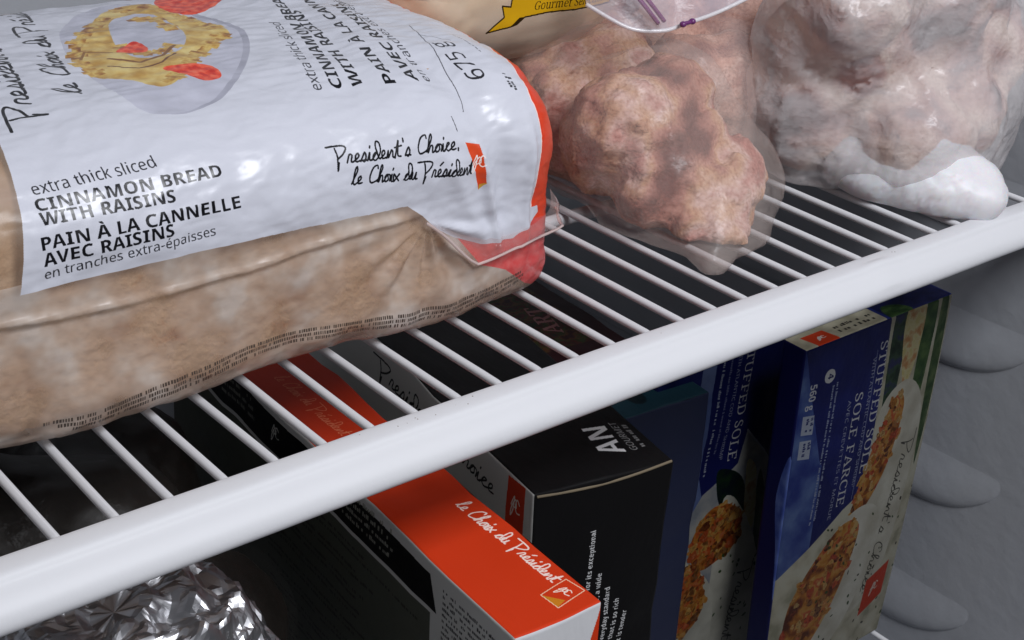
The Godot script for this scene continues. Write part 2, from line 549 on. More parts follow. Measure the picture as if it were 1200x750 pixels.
# ---------------------------------------------------------------- cartons
func carton(called: String, label: String, half: Vector3, at: Vector3, turn: float, mats: Dictionary, warp: Callable, group := "", rad := 0.0012) -> Node3D:
	var o := thing(called, label, "carton", at, group)
	o.rotation.y = deg_to_rad(turn)
	var up := func(p): return warp.call(p) + Vector3(0, half.y, 0)
	mesh("front_panel", panel(half, 2, 1, rad, up, 22, 28), mats.front, o)
	mesh("back_panel", panel(half, 2, -1, rad, up), mats.get("back", mats.front), o)
	mesh("side_panel", panel(half, 0, -1, rad, up, 22, 22), mats.left, o)
	mesh("side_panel", panel(half, 0, 1, rad, up), mats.get("right", mats.left), o)
	mesh("top_panel", panel(half, 1, 1, rad, up, 18, 22), mats.top, o)
	mesh("bottom_panel", panel(half, 1, -1, rad, up), mats.get("bottom", mats.left), o)
	return o

func _ready():
	# ------------------------------------------------------------ camera, background, light
	var cam := Camera3D.new()
	cam.projection = Camera3D.PROJECTION_PERSPECTIVE
	cam.keep_aspect = Camera3D.KEEP_HEIGHT
	cam.fov = 24.283
	cam.near = 0.01; cam.far = 20.0
	add_child(cam)
	cam.transform = Transform3D(Basis(Vector3(0.768936, 0.063302, 0.636185), Vector3(0.243507, 0.891083, -0.382983), Vector3(-0.591137, 0.449405, 0.669771)).orthonormalized(), Vector3(-0.11943, 0.22453, 0.29886))
	cam.current = true
	var env := Environment.new()
	env.background_mode = Environment.BG_COLOR
	env.background_color = Color(0.62, 0.63, 0.66)
	env.background_energy_multiplier = 0.2
	env.tonemap_mode = Environment.TONE_MAPPER_LINEAR
	env.tonemap_exposure = 1.0
	env.sdfgi_enabled = true; env.ssao_enabled = true; env.ssil_enabled = true
	var we := WorldEnvironment.new(); we.environment = env
	add_child(we)
	var lamp := AreaLight3D.new()
	lamp.name = "room_lamp_light"
	lamp.area_size = Vector2(0.34, 0.34)
	lamp.light_color = Color(0.965, 0.975, 1.0)
	lamp.light_energy = 0.82
	lamp.shadow_enabled = true
	lamp.position = LAMP_AT
	add_child(lamp)
	lamp.look_at(Vector3(0.2, 0.0, -0.06))

	# ------------------------------------------------------------ the freezer's inner walls
	wc.seed = 6; wc.frequency = 32; wc.noise_type = FastNoiseLite.TYPE_CELLULAR; wc.cellular_return_type = FastNoiseLite.RETURN_DISTANCE; wc.fractal_octaves = 2; wc.domain_warp_enabled = true; wc.domain_warp_amplitude = 0.012; wc.domain_warp_frequency = 30
	wr.seed = 3; wr.frequency = 26; wr.fractal_octaves = 3
	wf.seed = 8; wf.frequency = 90; wf.fractal_octaves = 3; wf.fractal_type = FastNoiseLite.FRACTAL_RIDGED
	var liner := plain(Color(0.68, 0.69, 0.71), 0.5)
	liner.normal_enabled = true
	liner.normal_texture = normal_tex(256, 0.03, 4, 5, 1.2)
	liner.normal_scale = 0.3
	tri(liner, 9.0)
	room(liner)
	lamp_fitting()
	# ------------------------------------------------------------ shelves
	var coat := plain(Color(0.86, 0.86, 0.87), 0.5, 0.4)
	coat.normal_enabled = true
	coat.normal_texture = normal_tex(256, 0.05, 3, 15, 0.8)
	coat.normal_scale = 0.15
	tri(coat, 25.0)
	shelf(coat)
	# ------------------------------------------------------------ things on the shelf and below it
	bread_bag()
	roll_bag()
	meat_bags()
	boxes()
	foil_and_bag()

func slab(called: String, at: Vector3, size: Vector3, m: Material) -> MeshInstance3D:
	var b := BoxMesh.new(); b.size = size
	var o := mesh(called, b, m)
	o.position = at
	struct(o)
	return o

func room(m: Material):
	slab("back_wall", Vector3(0.02, 0.1, -0.355), Vector3(0.94, 1.1, 0.03), m)
	slab("wall_left", Vector3(-0.435, 0.1, -0.145), Vector3(0.03, 1.1, 0.39), m)
	slab("ceiling", Vector3(0.02, 0.615, -0.145), Vector3(0.94, 0.03, 0.388), m)
	slab("floor", Vector3(0.02, -0.415, -0.145), Vector3(0.94, 0.03, 0.388), m)
	var w := slab("wall_right", Vector3(0.475, 0.1, -0.145), Vector3(0.03, 1.1, 0.39), m)
	# moulded ledges on the right wall
	for y in [-0.084, -0.160, -0.236, -0.312, -0.016]:
		var pos := PackedVector3Array()
		var nu := 40; var nv := 26
		for i in nu:
			for j in nv:
				var z := lerpf(0.004, -0.33, pow(float(i) / (nu - 1), 2.0))
				var t := float(j) / (nv - 1)
				var k := 1.0 - pow(clampf((z + 0.05) / 0.054, 0, 1), 2.4)
				var out: float = 0.0026 * (smoothstep(0.0, 0.8, t) if t < 0.8 else sqrt(maxf(1.0 - pow((t - 0.8) / 0.2, 2.0), 0.0)))
				pos.append(Vector3(0.4605 - out * pow(k, 0.6), y + 0.02 - 0.04 * t * (0.3 + 0.7 * pow(k, 0.7)), z))
		var l := mesh("wall_ledge", sheet(pos, nu, nv), m)
		remove_child(l)
		put(l, "ledge", w)
		l.position = -w.position

const LAMP_AT := Vector3(0.2, 0.70, 0.55)

func lamp_fitting():
	var o := thing("room_lamp", "square white room lamp above and in front of the freezer", "lamp", LAMP_AT)
	o.look_at(Vector3(0.2, 0.0, -0.06))
	var h := panel(Vector3(0.19, 0.19, 0.012), 2, -1, 0.004, func(p): return p + Vector3(0, 0, 0.02))
	mesh("housing", h, plain(Color(0.85, 0.85, 0.85), 0.4), o)
	var g := plain(Color(0.9, 0.9, 0.88), 0.5)
	g.emission_enabled = true; g.emission = Color(1, 0.98, 0.95); g.emission_energy_multiplier = 0.6
	mesh("diffuser", panel(Vector3(0.17, 0.17, 0.002), 2, -1, 0.0015, func(p): return p + Vector3(0, 0, 0.005)), g, o)

func shelf(m: Material):
	var o := thing("wire_shelf", "white coated wire shelf carrying the bread bag and frozen meat", "shelf", Vector3(0.1, 0, 0), "freezer shelves")
	# the front rail: a rolled strip with a shallow groove
	var pr := [[0.002, -0.0035], [-0.001, -0.0028], [-0.0017, 0.0], [-0.0012, 0.0022], [0.0, 0.0029], [0.003, 0.0032], [0.006, 0.0031], [0.0073, 0.0025], [0.0083, 0.0013], [0.0096, 0.0005], [0.0112, -0.0004], [0.0128, -0.0016], [0.0142, -0.0031], [0.0151, -0.005], [0.0153, -0.0068], [0.0147, -0.0083], [0.0136, -0.009], [0.0122, -0.0088], [0.0114, -0.0076], [0.0112, -0.005], [0.0102, -0.0034], [0.0085, -0.003], [0.005, -0.0034], [0.002, -0.0035]]
	var prof := PackedVector3Array()
	for q in pr: prof.append(Vector3(0, q[1], q[0]))
	prof = spline(prof, 3)
	var pos := PackedVector3Array()
	var nu := 260
	var nz := FastNoiseLite.new(); nz.seed = 4; nz.frequency = 9
	for i in nu:
		var x := lerpf(-0.4155, 0.4555, float(i) / (nu - 1))
		var seam := bump(x - 0.3185, 0.006) * 0.0006
		for p in prof:
			pos.append(Vector3(x - 0.1, p.y + 0.0002 * nz.get_noise_1d(x) + (seam if p.z > 0.005 and p.y > -0.004 else 0.0), p.z + 0.0003 * nz.get_noise_1d(x + 5)))
	var rail := mesh("front_rail", sheet(pos, nu, prof.size()), m, o)
	var dx := [-0.0013, 0.0042, 0.0035, -0.0011, -0.005, 0.0015, 0.0007, -0.0033, -0.005, -0.007, -0.008, -0.0076, -0.0057, -0.0047, -0.0043, -0.0051, -0.0037, -0.0039, -0.008, -0.0029, -0.004, 0.0008, 0.0012, 0.002]
	var rng := RandomNumberGenerator.new(); rng.seed = 21
	for i in range(-25, 29):
		var x := 0.016 * i + rng.randf_range(-0.0003, 0.0003)
		var e: float = dx[i] if i >= 0 and i < dx.size() else rng.randf_range(-0.003, 0.002)
		if x > 0.447: continue
		var pts := PackedVector3Array([Vector3(x - 0.1, -0.0012, 0.0022), Vector3(x - 0.1, -0.0001, -0.002), Vector3(x - 0.1, 0, -0.012)])
		for k in range(1, 8):
			pts.append(Vector3(x + e * (k / 7.0) - 0.1, 0.00015 * sin(k * 1.3 + i), lerpf(-0.012, -0.305, k / 7.0)))
		mesh("wire", tube(spline(pts, 2), 0.0014, 10), m, o)
	for z in [-0.1, -0.2, -0.303]:
		mesh("cross_bar", tube(PackedVector3Array([Vector3(-0.514, -0.0042, z), Vector3(0.1, -0.0044, z), Vector3(0.351, -0.0042, z)]), 0.0028, 12), m, o)
	var dirt := plain(Color(0.6, 0.57, 0.54), 0.9)
	for k in 12:
		var sp := SphereMesh.new(); sp.radius = rng.randf_range(0.00012, 0.00028); sp.height = sp.radius; sp.radial_segments = 7; sp.rings = 4
		var sx := rng.randf_range(0.1, 0.15) if k < 7 else rng.randf_range(0.0, 0.42)
		var sz := rng.randf_range(0.001, 0.0065)
		var q := mesh("speck", sp, dirt, rail)
		q.position = Vector3(sx - 0.1, 0.00325, sz)
	var low := o.duplicate()
	put(low, "wire_shelf")
	low.position = Vector3(0.1, -0.247, 0.02)
	tag(low, "lower white wire shelf under the upright food cartons", "shelf", "freezer shelves")

# ---------------------------------------------------------------- bread in its printed bag
func bread_bag():
	loaf_tables()
	var o := thing("bread_bag", "white and orange printed plastic bag of sliced cinnamon bread", "bread bag", Vector3(0.07, 0.0, LZ))
	var at := o.position
	# bread: the same block, a little smaller, with slice grooves and a mottled crumb
	var pos := PackedVector3Array()
	var nz := FastNoiseLite.new(); nz.seed = 12; nz.frequency = 45; nz.fractal_octaves = 4
	var nu := 190; var nv := 130
	for i in nu:
		for j in nv:
			var p := loaf(lerpf(0.0, 0.3095, float(i) / (nu - 1)), lerpf(0.0, sec_v[sec_v.size() - 1], float(j) / (nv - 1)))
			var c := Vector3(p.x * 0.97 + 0.002, LY, LZ)
			var k := 0.955 + 0.012 * nz.get_noise_3dv(p) - 0.012 * bump(fposmod(p.x + 0.003, 0.026) - 0.013, 0.0012)
			pos.append(Vector3(c.x, LY + (p.y - LY) * k, LZ + (p.z - LZ) * k) - at)
	var bm := plain(Color.WHITE, 0.9, 0.2)
	bm.albedo_texture = ramp_tex(512, 0.009, 6, 31, [Color(0.48, 0.28, 0.14), Color(0.66, 0.48, 0.33), Color(0.74, 0.6, 0.46), Color(0.76, 0.63, 0.5), Color(0.8, 0.68, 0.56), Color(0.78, 0.64, 0.5), Color(0.6, 0.34, 0.15)])
	bm.normal_enabled = true; bm.normal_texture = normal_tex(512, 0.06, 5, 33, 3.0)
	tri(bm, 9.0)
	mesh("bread", sheet(pos, nu, nv), bm, o)
	# film: printed half towards the front and top, clear half behind and below
	var pr := bread_print()
	var tex := pr.texture()
	var skin := printed(tex, 0.3, null, true)
	skin.metallic_specular = 0.5
	skin.normal_enabled = true; skin.normal_texture = normal_tex(1024, 0.006, 5, 41, 5.0, true); skin.normal_scale = 0.07
	var U0 := 0.06; var U1 := 0.3095; var V0 := 0.125; var V1 := 0.362
	nu = 300; nv = 260
	var uv := PackedVector2Array(); pos = PackedVector3Array()
	for i in nu:
		for j in nv:
			var u := lerpf(U0, U1, float(i) / (nu - 1)); var v := lerpf(V0, V1, float(j) / (nv - 1))
			pos.append(bag_skin(u, v) - at)
			uv.append(Vector2((u - 0.06) / 0.25, 1.0 - (v - 0.12) / 0.245))
	mesh("printed_film", sheet(pos, nu, nv, uv), skin, o)
	var clear := film(Color(0.8, 0.76, 0.72), 0.3, 0.3, 3.0, 43)
	pos = PackedVector3Array(); nu = 120; nv = 60
	for i in nu:
		for j in nv:
			pos.append(bag_skin(lerpf(U0, U1, float(i) / (nu - 1)), lerpf(0.001, V0, float(j) / (nv - 1))) - at)
	mesh("clear_film", sheet(pos, nu, nv), clear, o)
	pos = PackedVector3Array(); nu = 40; nv = 120
	for i in nu:
		for j in nv:
			pos.append(bag_skin(lerpf(0.001, U0, float(i) / (nu - 1)), lerpf(0.001, V1, float(j) / (nv - 1))) - at)
	mesh("clear_film", sheet(pos, nu, nv), clear, o)
	# the loose gusset: a thin fold of film that stands out from the end with a rolled lip
	var top := PackedVector3Array(); var lip := PackedVector3Array()
	for q in [[0.2126, 0.1705, 0.0], [0.2285, 0.1625, 0.0], [0.246, 0.160, 0.001], [0.262, 0.164, 0.002], [0.272, 0.172, 0.001]]:
		top.append(bag_skin(q[0], q[1]) + Vector3(q[2], 0, q[2]))
	var q5 := [Vector3(0.139, 0.0431, -0.0368), Vector3(0.1585, 0.0253, -0.0345), Vector3(0.1775, 0.0268, -0.0355), Vector3(0.2035, 0.0249, -0.0445), Vector3(0.2065, 0.0285, -0.052)]
	for k in 4:
		for t in 8: lip.append((q5[k] as Vector3).lerp(q5[k + 1], t / 8.0) + Vector3(0, 0.0005, 0.0004) * sin(k * 3.0 + t * 0.7))
	lip.append(q5[4])
	top = spline(top, 8)
	pos = PackedVector3Array(); nu = top.size(); nv = 14
	for i in nu:
		for j in nv:
			var t := float(j) / (nv - 1)
			var p := lip[i].lerp(top[i], t)
			pos.append(p + Vector3(0.2, 0.1, 1.0).normalized() * 0.0016 * sin(PI * t) * (1 + 0.4 * sin(i * 1.1)) - at)
	mesh("film_fold", sheet(pos, nu, nv), film(Color(0.86, 0.74, 0.72), 0.13, 0.16, 3.0, 47, 20.0), o)
	for i in lip.size(): lip[i] -= at
	mesh("film_lip", tube(lip, 0.0005, 8), film(Color(0.9, 0.82, 0.8), 0.55, 0.15, 1.0, 48), o)

func bread_print() -> Print:
	var pr := Print.new(Vector2(0.25, 0.245), 8190, Color(0.74, 0.64, 0.57, 0.5), Vector2(0.06, 0.12))
	var V := func(l: Array) -> Array:
		var r := []
		for i in range(0, l.size(), 2): r.append(Vector2(l[i], l[i + 1]))
		return r
	var white := Color(0.81, 0.815, 0.85)
	var ink := Color(0.05, 0.05, 0.07)
	var red := Color(0.87, 0.24, 0.09)
	# the clear film is hazed unevenly with frost
	pr.mottle(V.call([0.06, 0.12, 0.26, 0.12, 0.26, 0.183, 0.06, 0.183]), [Color(0.75, 0.64, 0.56, 0.38), Color(0.78, 0.68, 0.61, 0.48), Color(0.80, 0.72, 0.66, 0.58), Color(0.84, 0.79, 0.75, 0.68)], 38.0, 5)
	pr.mottle(V.call([0.06, 0.183, 0.1, 0.183, 0.1, 0.365, 0.06, 0.365]), [Color(0.72, 0.61, 0.52, 0.36), Color(0.74, 0.65, 0.57, 0.46), Color(0.77, 0.69, 0.63, 0.56)], 38.0, 6)
	# red band over the clear end, orange end above it
	pr.poly(V.call([0.2225, 0.164, 0.2315, 0.1524, 0.243, 0.1475, 0.2545, 0.1385, 0.262, 0.134, 0.32, 0.128, 0.32, 0.17, 0.2225, 0.17]), Color(0.86, 0.33, 0.31, 0.9))
	pr.mottle(V.call([0.232, 0.152, 0.243, 0.1475, 0.2545, 0.1385, 0.262, 0.134, 0.32, 0.128, 0.32, 0.157, 0.24, 0.157]), [Color(0.84, 0.3, 0.3, 0.92), Color(0.88, 0.42, 0.41, 0.84)], 220.0, 9)
	pr.poly(V.call([0.25, 0.1625, 0.32, 0.158, 0.32, 0.37, 0.25, 0.37]), red)
	# white panel
	pr.poly(V.call([0.0803, 0.18, 0.1488, 0.18, 0.2031, 0.178, 0.209, 0.1735, 0.2145, 0.168, 0.222, 0.1632, 0.232, 0.1592, 0.2467, 0.1575, 0.254, 0.1605, 0.2605, 0.164, 0.2595, 0.1665, 0.2555, 0.1665, 0.257, 0.186, 0.2576, 0.204, 0.261, 0.225, 0.2625, 0.25, 0.2625, 0.341, 0.095, 0.341, 0.0886, 0.226]), white)
	pr.line(V.call([0.2555, 0.1665, 0.257, 0.186, 0.2576, 0.204, 0.261, 0.225, 0.2625, 0.25]), 0.0005, Color(0.95, 0.85, 0.83))
	# front face lettering
	var wide := func(t, a: Vector2, b: Vector2, cap: float, wt: int, c := Color(0.05, 0.05, 0.07)):
		pr.text(t, a, cap, c, b - a, (b - a).length(), "Droid Sans", wt)
	wide.call("extra thick sliced", Vector2(0.0893, 0.2052), Vector2(0.1242, 0.2062), 0.0036, 400, Color(0.16, 0.16, 0.18))
	wide.call("CINNAMON BREAD", Vector2(0.0885, 0.2006), Vector2(0.1417, 0.1998), 0.0034, 700)
	wide.call("WITH RAISINS", Vector2(0.0884, 0.1968), Vector2(0.1264, 0.1956), 0.0034, 700)
	wide.call("PAIN À LA CANNELLE", Vector2(0.0873, 0.1906), Vector2(0.1453, 0.1901), 0.0034, 700)
	wide.call("AVEC RAISINS", Vector2(0.0873, 0.1862), Vector2(0.1242, 0.1866), 0.0034, 700)
	wide.call("en tranches extra-épaisses", Vector2(0.0873, 0.1826), Vector2(0.137, 0.1838), 0.0027, 400, Color(0.14, 0.14, 0.16))
	pr.hand("President's Choice", Vector2(0.1775, 0.1962), 0.0026, Vector2(0.0455, -0.0035), 0.0445, ink, 0.00055, SCRIPT)
	pr.line(V.call([0.2226, 0.1925, 0.2227, 0.1932]), 0.0006, ink)
	pr.hand("le Choix du Président", Vector2(0.1825, 0.1893), 0.0024, Vector2(0.047, -0.0055), 0.0452, ink, 0.00055, SCRIPT)
	# orange square with its flourish, partly turned under a fold
	pr.poly(V.call([0.2256, 0.1945, 0.2303, 0.1931, 0.2326, 0.18, 0.2303, 0.1781, 0.2285, 0.1845]), Color(0.86, 0.29, 0.13))
	pr.poly(V.call([0.2303, 0.1799, 0.2326, 0.1803, 0.2326, 0.18, 0.2303, 0.1779]), Color(0.8, 0.6, 0.2))
	emblem(pr, Vector2(0.2296, 0.187), Vector2(0.0045, 0), Vector2(0, 0.0062), Color(0.97, 0.92, 0.9), 0.00035)
	# top face: read from the front edge backwards
	var back := func(t, a: Vector2, b: Vector2, cap: float, wt: int, c := Color(0.05, 0.05, 0.07), width := 0.0):
		pr.text(t, a, cap, c, b - a, width, "Droid Sans", wt)
	back.call("extra thick sliced", Vector2(0.1868, 0.2228), Vector2(0.2050, 0.2750), 0.0034, 400, Color(0.2, 0.2, 0.22), 0.060)
	back.call("CINNAMON BREAD", Vector2(0.1937, 0.2222), Vector2(0.2120, 0.2750), 0.0036, 700, ink, 0.092)
	back.call("WITH RAISINS", Vector2(0.2008, 0.2214), Vector2(0.2150, 0.2720), 0.0036, 700, ink, 0.070)
	back.call("PAIN À LA CANNELLE", Vector2(0.2114, 0.2194), Vector2(0.2245, 0.2700), 0.0036, 700, ink, 0.110)
	back.call("AVEC RAISINS", Vector2(0.2196, 0.2186), Vector2(0.2330, 0.2720), 0.0036, 700, ink, 0.074)
	back.call("en tranches extra-épaisses", Vector2(0.2246, 0.2186), Vector2(0.2360, 0.2720), 0.0029, 400, Color(0.2, 0.2, 0.22), 0.092)
	pr.text("675 g", Vector2(0.2440, 0.2150), 0.0058, Color(0.16, 0.16, 0.18), Vector2(-0.0005, 0.025), 0.0235, "Droid Sans", 400, 0.15)
	pr.line(pr.soft(V.call([0.2439, 0.2579, 0.2345, 0.226, 0.2326, 0.2137, 0.2295, 0.207])).slice(0, 18), 0.00028, Color(0.25, 0.25, 0.27))
	pr.line(V.call([0.2232, 0.2035, 0.2236, 0.1985]), 0.00028, Color(0.25, 0.25, 0.27))
	pr.line(V.call([0.2405, 0.248, 0.247, 0.239]), 0.00025, Color(0.35, 0.35, 0.37))
	pr.small(Vector2(0.251, 0.2275), Vector2(0.06, 1), 0.016, 1, 0.001, 0.0006, Color(0.3, 0.3, 0.32), 4, 0.0)
	pr.small(Vector2(0.2515, 0.2085), Vector2(0.1, 1), 0.0072, 2, 0.0016, 0.0015, Color(0.2, 0.2, 0.22), 7, 0.0)
	pr.hand("President's Choice", Vector2(0.1025, 0.2325), 0.0038, Vector2(0.012, 0.05), 0.105, ink, 0.0009, SCRIPT, 0.1)
	pr.hand("le Choix du Président", Vector2(0.1205, 0.2445), 0.0034, Vector2(0.012, 0.05), 0.11, ink, 0.0009, SCRIPT, 0.1)
	# the printed picture: a plate with a twist of toast and sliced strawberries
	var plate: Array = pr.soft(V.call([0.1885, 0.285, 0.1866, 0.2704, 0.1748, 0.2503, 0.1582, 0.2322, 0.1476, 0.226, 0.1358, 0.2245, 0.1299, 0.2305, 0.1285, 0.2487, 0.131, 0.275, 0.142, 0.305, 0.165, 0.325, 0.183, 0.31]))
	var rim := []
	for p in plate: rim.append(p + Vector2(0.0022, -0.0005))
	pr.mottle(rim, [Color(0.62, 0.62, 0.67), Color(0.68, 0.68, 0.73)], 60.0, 71)
	pr.mottle(plate, [Color(0.71, 0.71, 0.76), Color(0.76, 0.76, 0.81)], 60.0, 72)
	var toast := [Color(0.52, 0.32, 0.14), Color(0.66, 0.46, 0.2), Color(0.76, 0.6, 0.3), Color(0.83, 0.72, 0.42), Color(0.74, 0.57, 0.28)]
	pr.mottle(pr.soft(V.call([0.1382, 0.287, 0.1476, 0.2997, 0.1653, 0.3196, 0.1807, 0.3175, 0.183, 0.2984, 0.1854, 0.2753, 0.1701, 0.2639, 0.1606, 0.2549, 0.1523, 0.2441, 0.1429, 0.24, 0.137, 0.2487, 0.1299, 0.2569, 0.1311, 0.2704])), [Color(0.7, 0.54, 0.26), Color(0.8, 0.67, 0.38), Color(0.86, 0.77, 0.5)], 90.0, 73)
	pr.mottle(pr.soft(V.call([0.1596, 0.306, 0.1738, 0.308, 0.1738, 0.287, 0.1685, 0.273, 0.1592, 0.2645, 0.148, 0.2655, 0.149, 0.2825])), [Color(0.68, 0.68, 0.73), Color(0.75, 0.75, 0.8)], 60.0, 74)
	for st in [[0.1315, 0.257, 0.131, 0.27, 0.138, 0.286, 0.1476, 0.298, 0.162, 0.313], [0.165, 0.318, 0.18, 0.316, 0.182, 0.3, 0.1845, 0.277], [0.184, 0.2755, 0.172, 0.266, 0.161, 0.256, 0.153, 0.246, 0.1435, 0.242], [0.15, 0.281, 0.149, 0.27, 0.157, 0.267, 0.166, 0.274], [0.171, 0.286, 0.173, 0.304, 0.162, 0.303]]:
		var c := []
		for i in range(0, st.size() - 2, 2):
			for k in 6:
				c.append(Vector2(st[i], st[i + 1]).lerp(Vector2(st[i + 2], st[i + 3]), k / 6.0))
		for i in c.size() - 1:
			var w := 0.0024 + 0.0011 * sin(i * 1.7)
			var a: Vector2 = c[i]; var n: Vector2 = (c[i + 1] - a).orthogonal().normalized() * w
			pr.mottle([a - n, c[i + 1] - n, c[i + 1] + n, a + n], toast, 150.0, 76)
	pr.line(V.call([0.1370, 0.262, 0.1440, 0.2560, 0.1520, 0.2570, 0.1600, 0.2640]), 0.0008, Color(0.42, 0.25, 0.12))
	pr.line(V.call([0.1400, 0.268, 0.1470, 0.2610, 0.1560, 0.2640, 0.1640, 0.2720]), 0.0012, Color(0.5, 0.33, 0.17))
	pr.line(V.call([0.1330, 0.272, 0.1370, 0.2780, 0.1440, 0.2740]), 0.0009, Color(0.55, 0.38, 0.16))
	var berry := [Color(0.75, 0.14, 0.08), Color(0.88, 0.27, 0.14), Color(0.93, 0.42, 0.3)]
	for b in [[0.1819, 0.3196, 0.183, 0.3044, 0.1913, 0.3022, 0.2043, 0.312, 0.209, 0.3203, 0.1972, 0.3373], [0.1464, 0.2753, 0.1547, 0.2812, 0.1559, 0.2753, 0.1535, 0.2704, 0.1464, 0.2726], [0.15, 0.253, 0.1594, 0.2521, 0.1641, 0.2487, 0.163, 0.2413, 0.1571, 0.2387, 0.1535, 0.2441]]:
		pr.mottle(pr.soft(V.call(b)), berry, 260.0, 75)
	# a strip of small print waving along the bottom edge
	for r in 3:
		var rng := RandomNumberGenerator.new(); rng.seed = 300 + r
		var u := 0.083 + 0.004 * r
		while u < 0.252:
			var v := 0.1425 + 0.0022 * sin(u * 48.0 + 0.4) - 0.0016 * r + 0.0015 * smoothstep(0.2, 0.25, u)
			var w := rng.randf_range(0.0003, 0.0006)
			if rng.randf() < 0.86:
				pr.poly([Vector2(u, v), Vector2(u + w, v), Vector2(u + w, v + 0.0011), Vector2(u, v + 0.0011)], Color(0.27, 0.22, 0.19))
			u += w + 0.0003
	return pr

# ---------------------------------------------------------------- bag of pale rolls with a yellow ribbon label
func roll_bag():
	var at := Vector3(0.262, 0.047, -0.188)
	var o := thing("roll_bag", "clear bag of pale rolls with a yellow ribbon label behind the bread", "bread bag", at)
	var l := []
	for q in [[-0.03, 0.028, 0.018], [0.012, 0.027, 0.02], [-0.034, 0.03, -0.02], [0.008, 0.03, -0.018], [-0.005, 0.034, 0.0], [0.026, 0.028, 0.012]]:
		l.append([Vector3(q[0], q[1], q[2]), 0.026, Vector3(q[0] + 0.01, q[1], q[2]), 0.026])
	var bm := plain(Color.WHITE, 0.85, 0.25)
	bm.albedo_texture = ramp_tex(256, 0.02, 5, 51, [Color(0.82, 0.68, 0.5), Color(0.9, 0.8, 0.64), Color(0.94, 0.87, 0.74), Color(0.92, 0.82, 0.72)])
	tri(bm, 9.0)
	mesh("bread_roll", blob_mesh(l, 0.003, 0.012, 0.002, 60, 52, -1.0), bm, o)
	# film with the label printed on its front
	var pr := Print.new(Vector2(0.14, 0.09), 7000, Color(0.9, 0.84, 0.76, 0.45), Vector2(-0.065, -0.0225))
	var yel := Color(0.8, 0.62, 0.08); var dk := Color(0.16, 0.11, 0.03)
	var tail := [Vector2(-0.0235, 0.0075), Vector2(-0.0155, 0.0128), Vector2(-0.0165, 0.0172), Vector2(-0.0125, 0.0165), Vector2(-0.0118, 0.0225), Vector2(0.0, 0.026), Vector2(0.042, 0.024), Vector2(0.042, 0.0115), Vector2(0.005, 0.0125), Vector2(-0.006, 0.012), Vector2(-0.0095, 0.0095), Vector2(-0.014, 0.0085)]
	pr.poly(tail, yel)
	var closed := tail.duplicate(); closed.append(tail[0])
	pr.line(closed, 0.0006, dk)
	pr.poly([Vector2(-0.0125, 0.009), Vector2(-0.0085, 0.012), Vector2(-0.0055, 0.0122), Vector2(-0.0085, 0.0098)], dk)
	pr.text("Original", Vector2(-0.0035, 0.0195), 0.0036, dk, Vector2(1, -0.04), 0.0, "Droid Serif", 400, 0.25)
	pr.text("Gourmet Selection", Vector2(-0.0015, 0.0142), 0.0032, dk, Vector2(1, -0.03), 0.0, "Droid Serif", 400, 0.25)
	var pos := PackedVector3Array(); var uv := PackedVector2Array()
	var nz := FastNoiseLite.new(); nz.seed = 55; nz.frequency = 40; nz.fractal_octaves = 3
	var nu := 120; var nv := 90
	for i in nu:
		for j in nv:
			var a := TAU * i / (nu - 1) - PI / 2
			var b := PI * (float(j) / (nv - 1) - 0.5)
			var ca := signf(cos(a)) * pow(absf(cos(a)), 0.55); var sa := signf(sin(a)) * pow(absf(sin(a)), 0.55)
			var cb := pow(maxf(cos(b), 0), 0.55); var sb := signf(sin(b)) * pow(absf(sin(b)), 0.7)
			var p := Vector3(sa * cb * 0.062, 0.031 + sb * 0.033, ca * cb * 0.062)
			p *= 1.0 + 0.03 * nz.get_noise_3dv(p)
			p.y += 0.006 * (p.x / 0.06) * (p.x / 0.06) * (1 if p.y < 0.03 else 0)
			pos.append(p)
			uv.append(Vector2((p.x + 0.07) / 0.14, 1.0 - (p.y + 0.01) / 0.09))
	var m := printed(pr.texture(), 0.28, null, true)
	mesh("printed_film", sheet(pos, nu, nv, uv), m, o)

# ---------------------------------------------------------------- bags of frozen meat
func meat_tone(sd: int, pal: Array, freq := 28.0) -> Callable:
	var nz := FastNoiseLite.new(); nz.seed = sd; nz.frequency = freq; nz.fractal_octaves = 4
	return func(p: Vector3, _n: Vector3) -> Color:
		var v := clampf(nz.get_noise_3dv(p) * 1.1 + 0.5, 0, 0.999) * (pal.size() - 1)
		return (pal[int(v)] as Color).lerp(pal[int(v) + 1], v - int(v)).srgb_to_linear()

func meat_mat(sd: int, rough: float) -> StandardMaterial3D:
	var m := plain(Color.WHITE, rough, 0.4)
	m.vertex_color_use_as_albedo = true
	m.albedo_texture = ramp_tex(512, 0.045, 5, sd, [Color(0.66, 0.5, 0.42), Color(0.86, 0.8, 0.76), Color(0.97, 0.95, 0.93), Color(1, 0.98, 0.96)])
	m.normal_enabled = true
	m.normal_texture = normal_tex(512, 0.04, 5, sd + 1, 6.0)
	return tri(m, 22.0)

func shifted(l: Array, by: Vector3) -> Array:
	var r := []
	for b in l: r.append([b[0] - by, b[1], b[2] - by, b[3]])
	return r

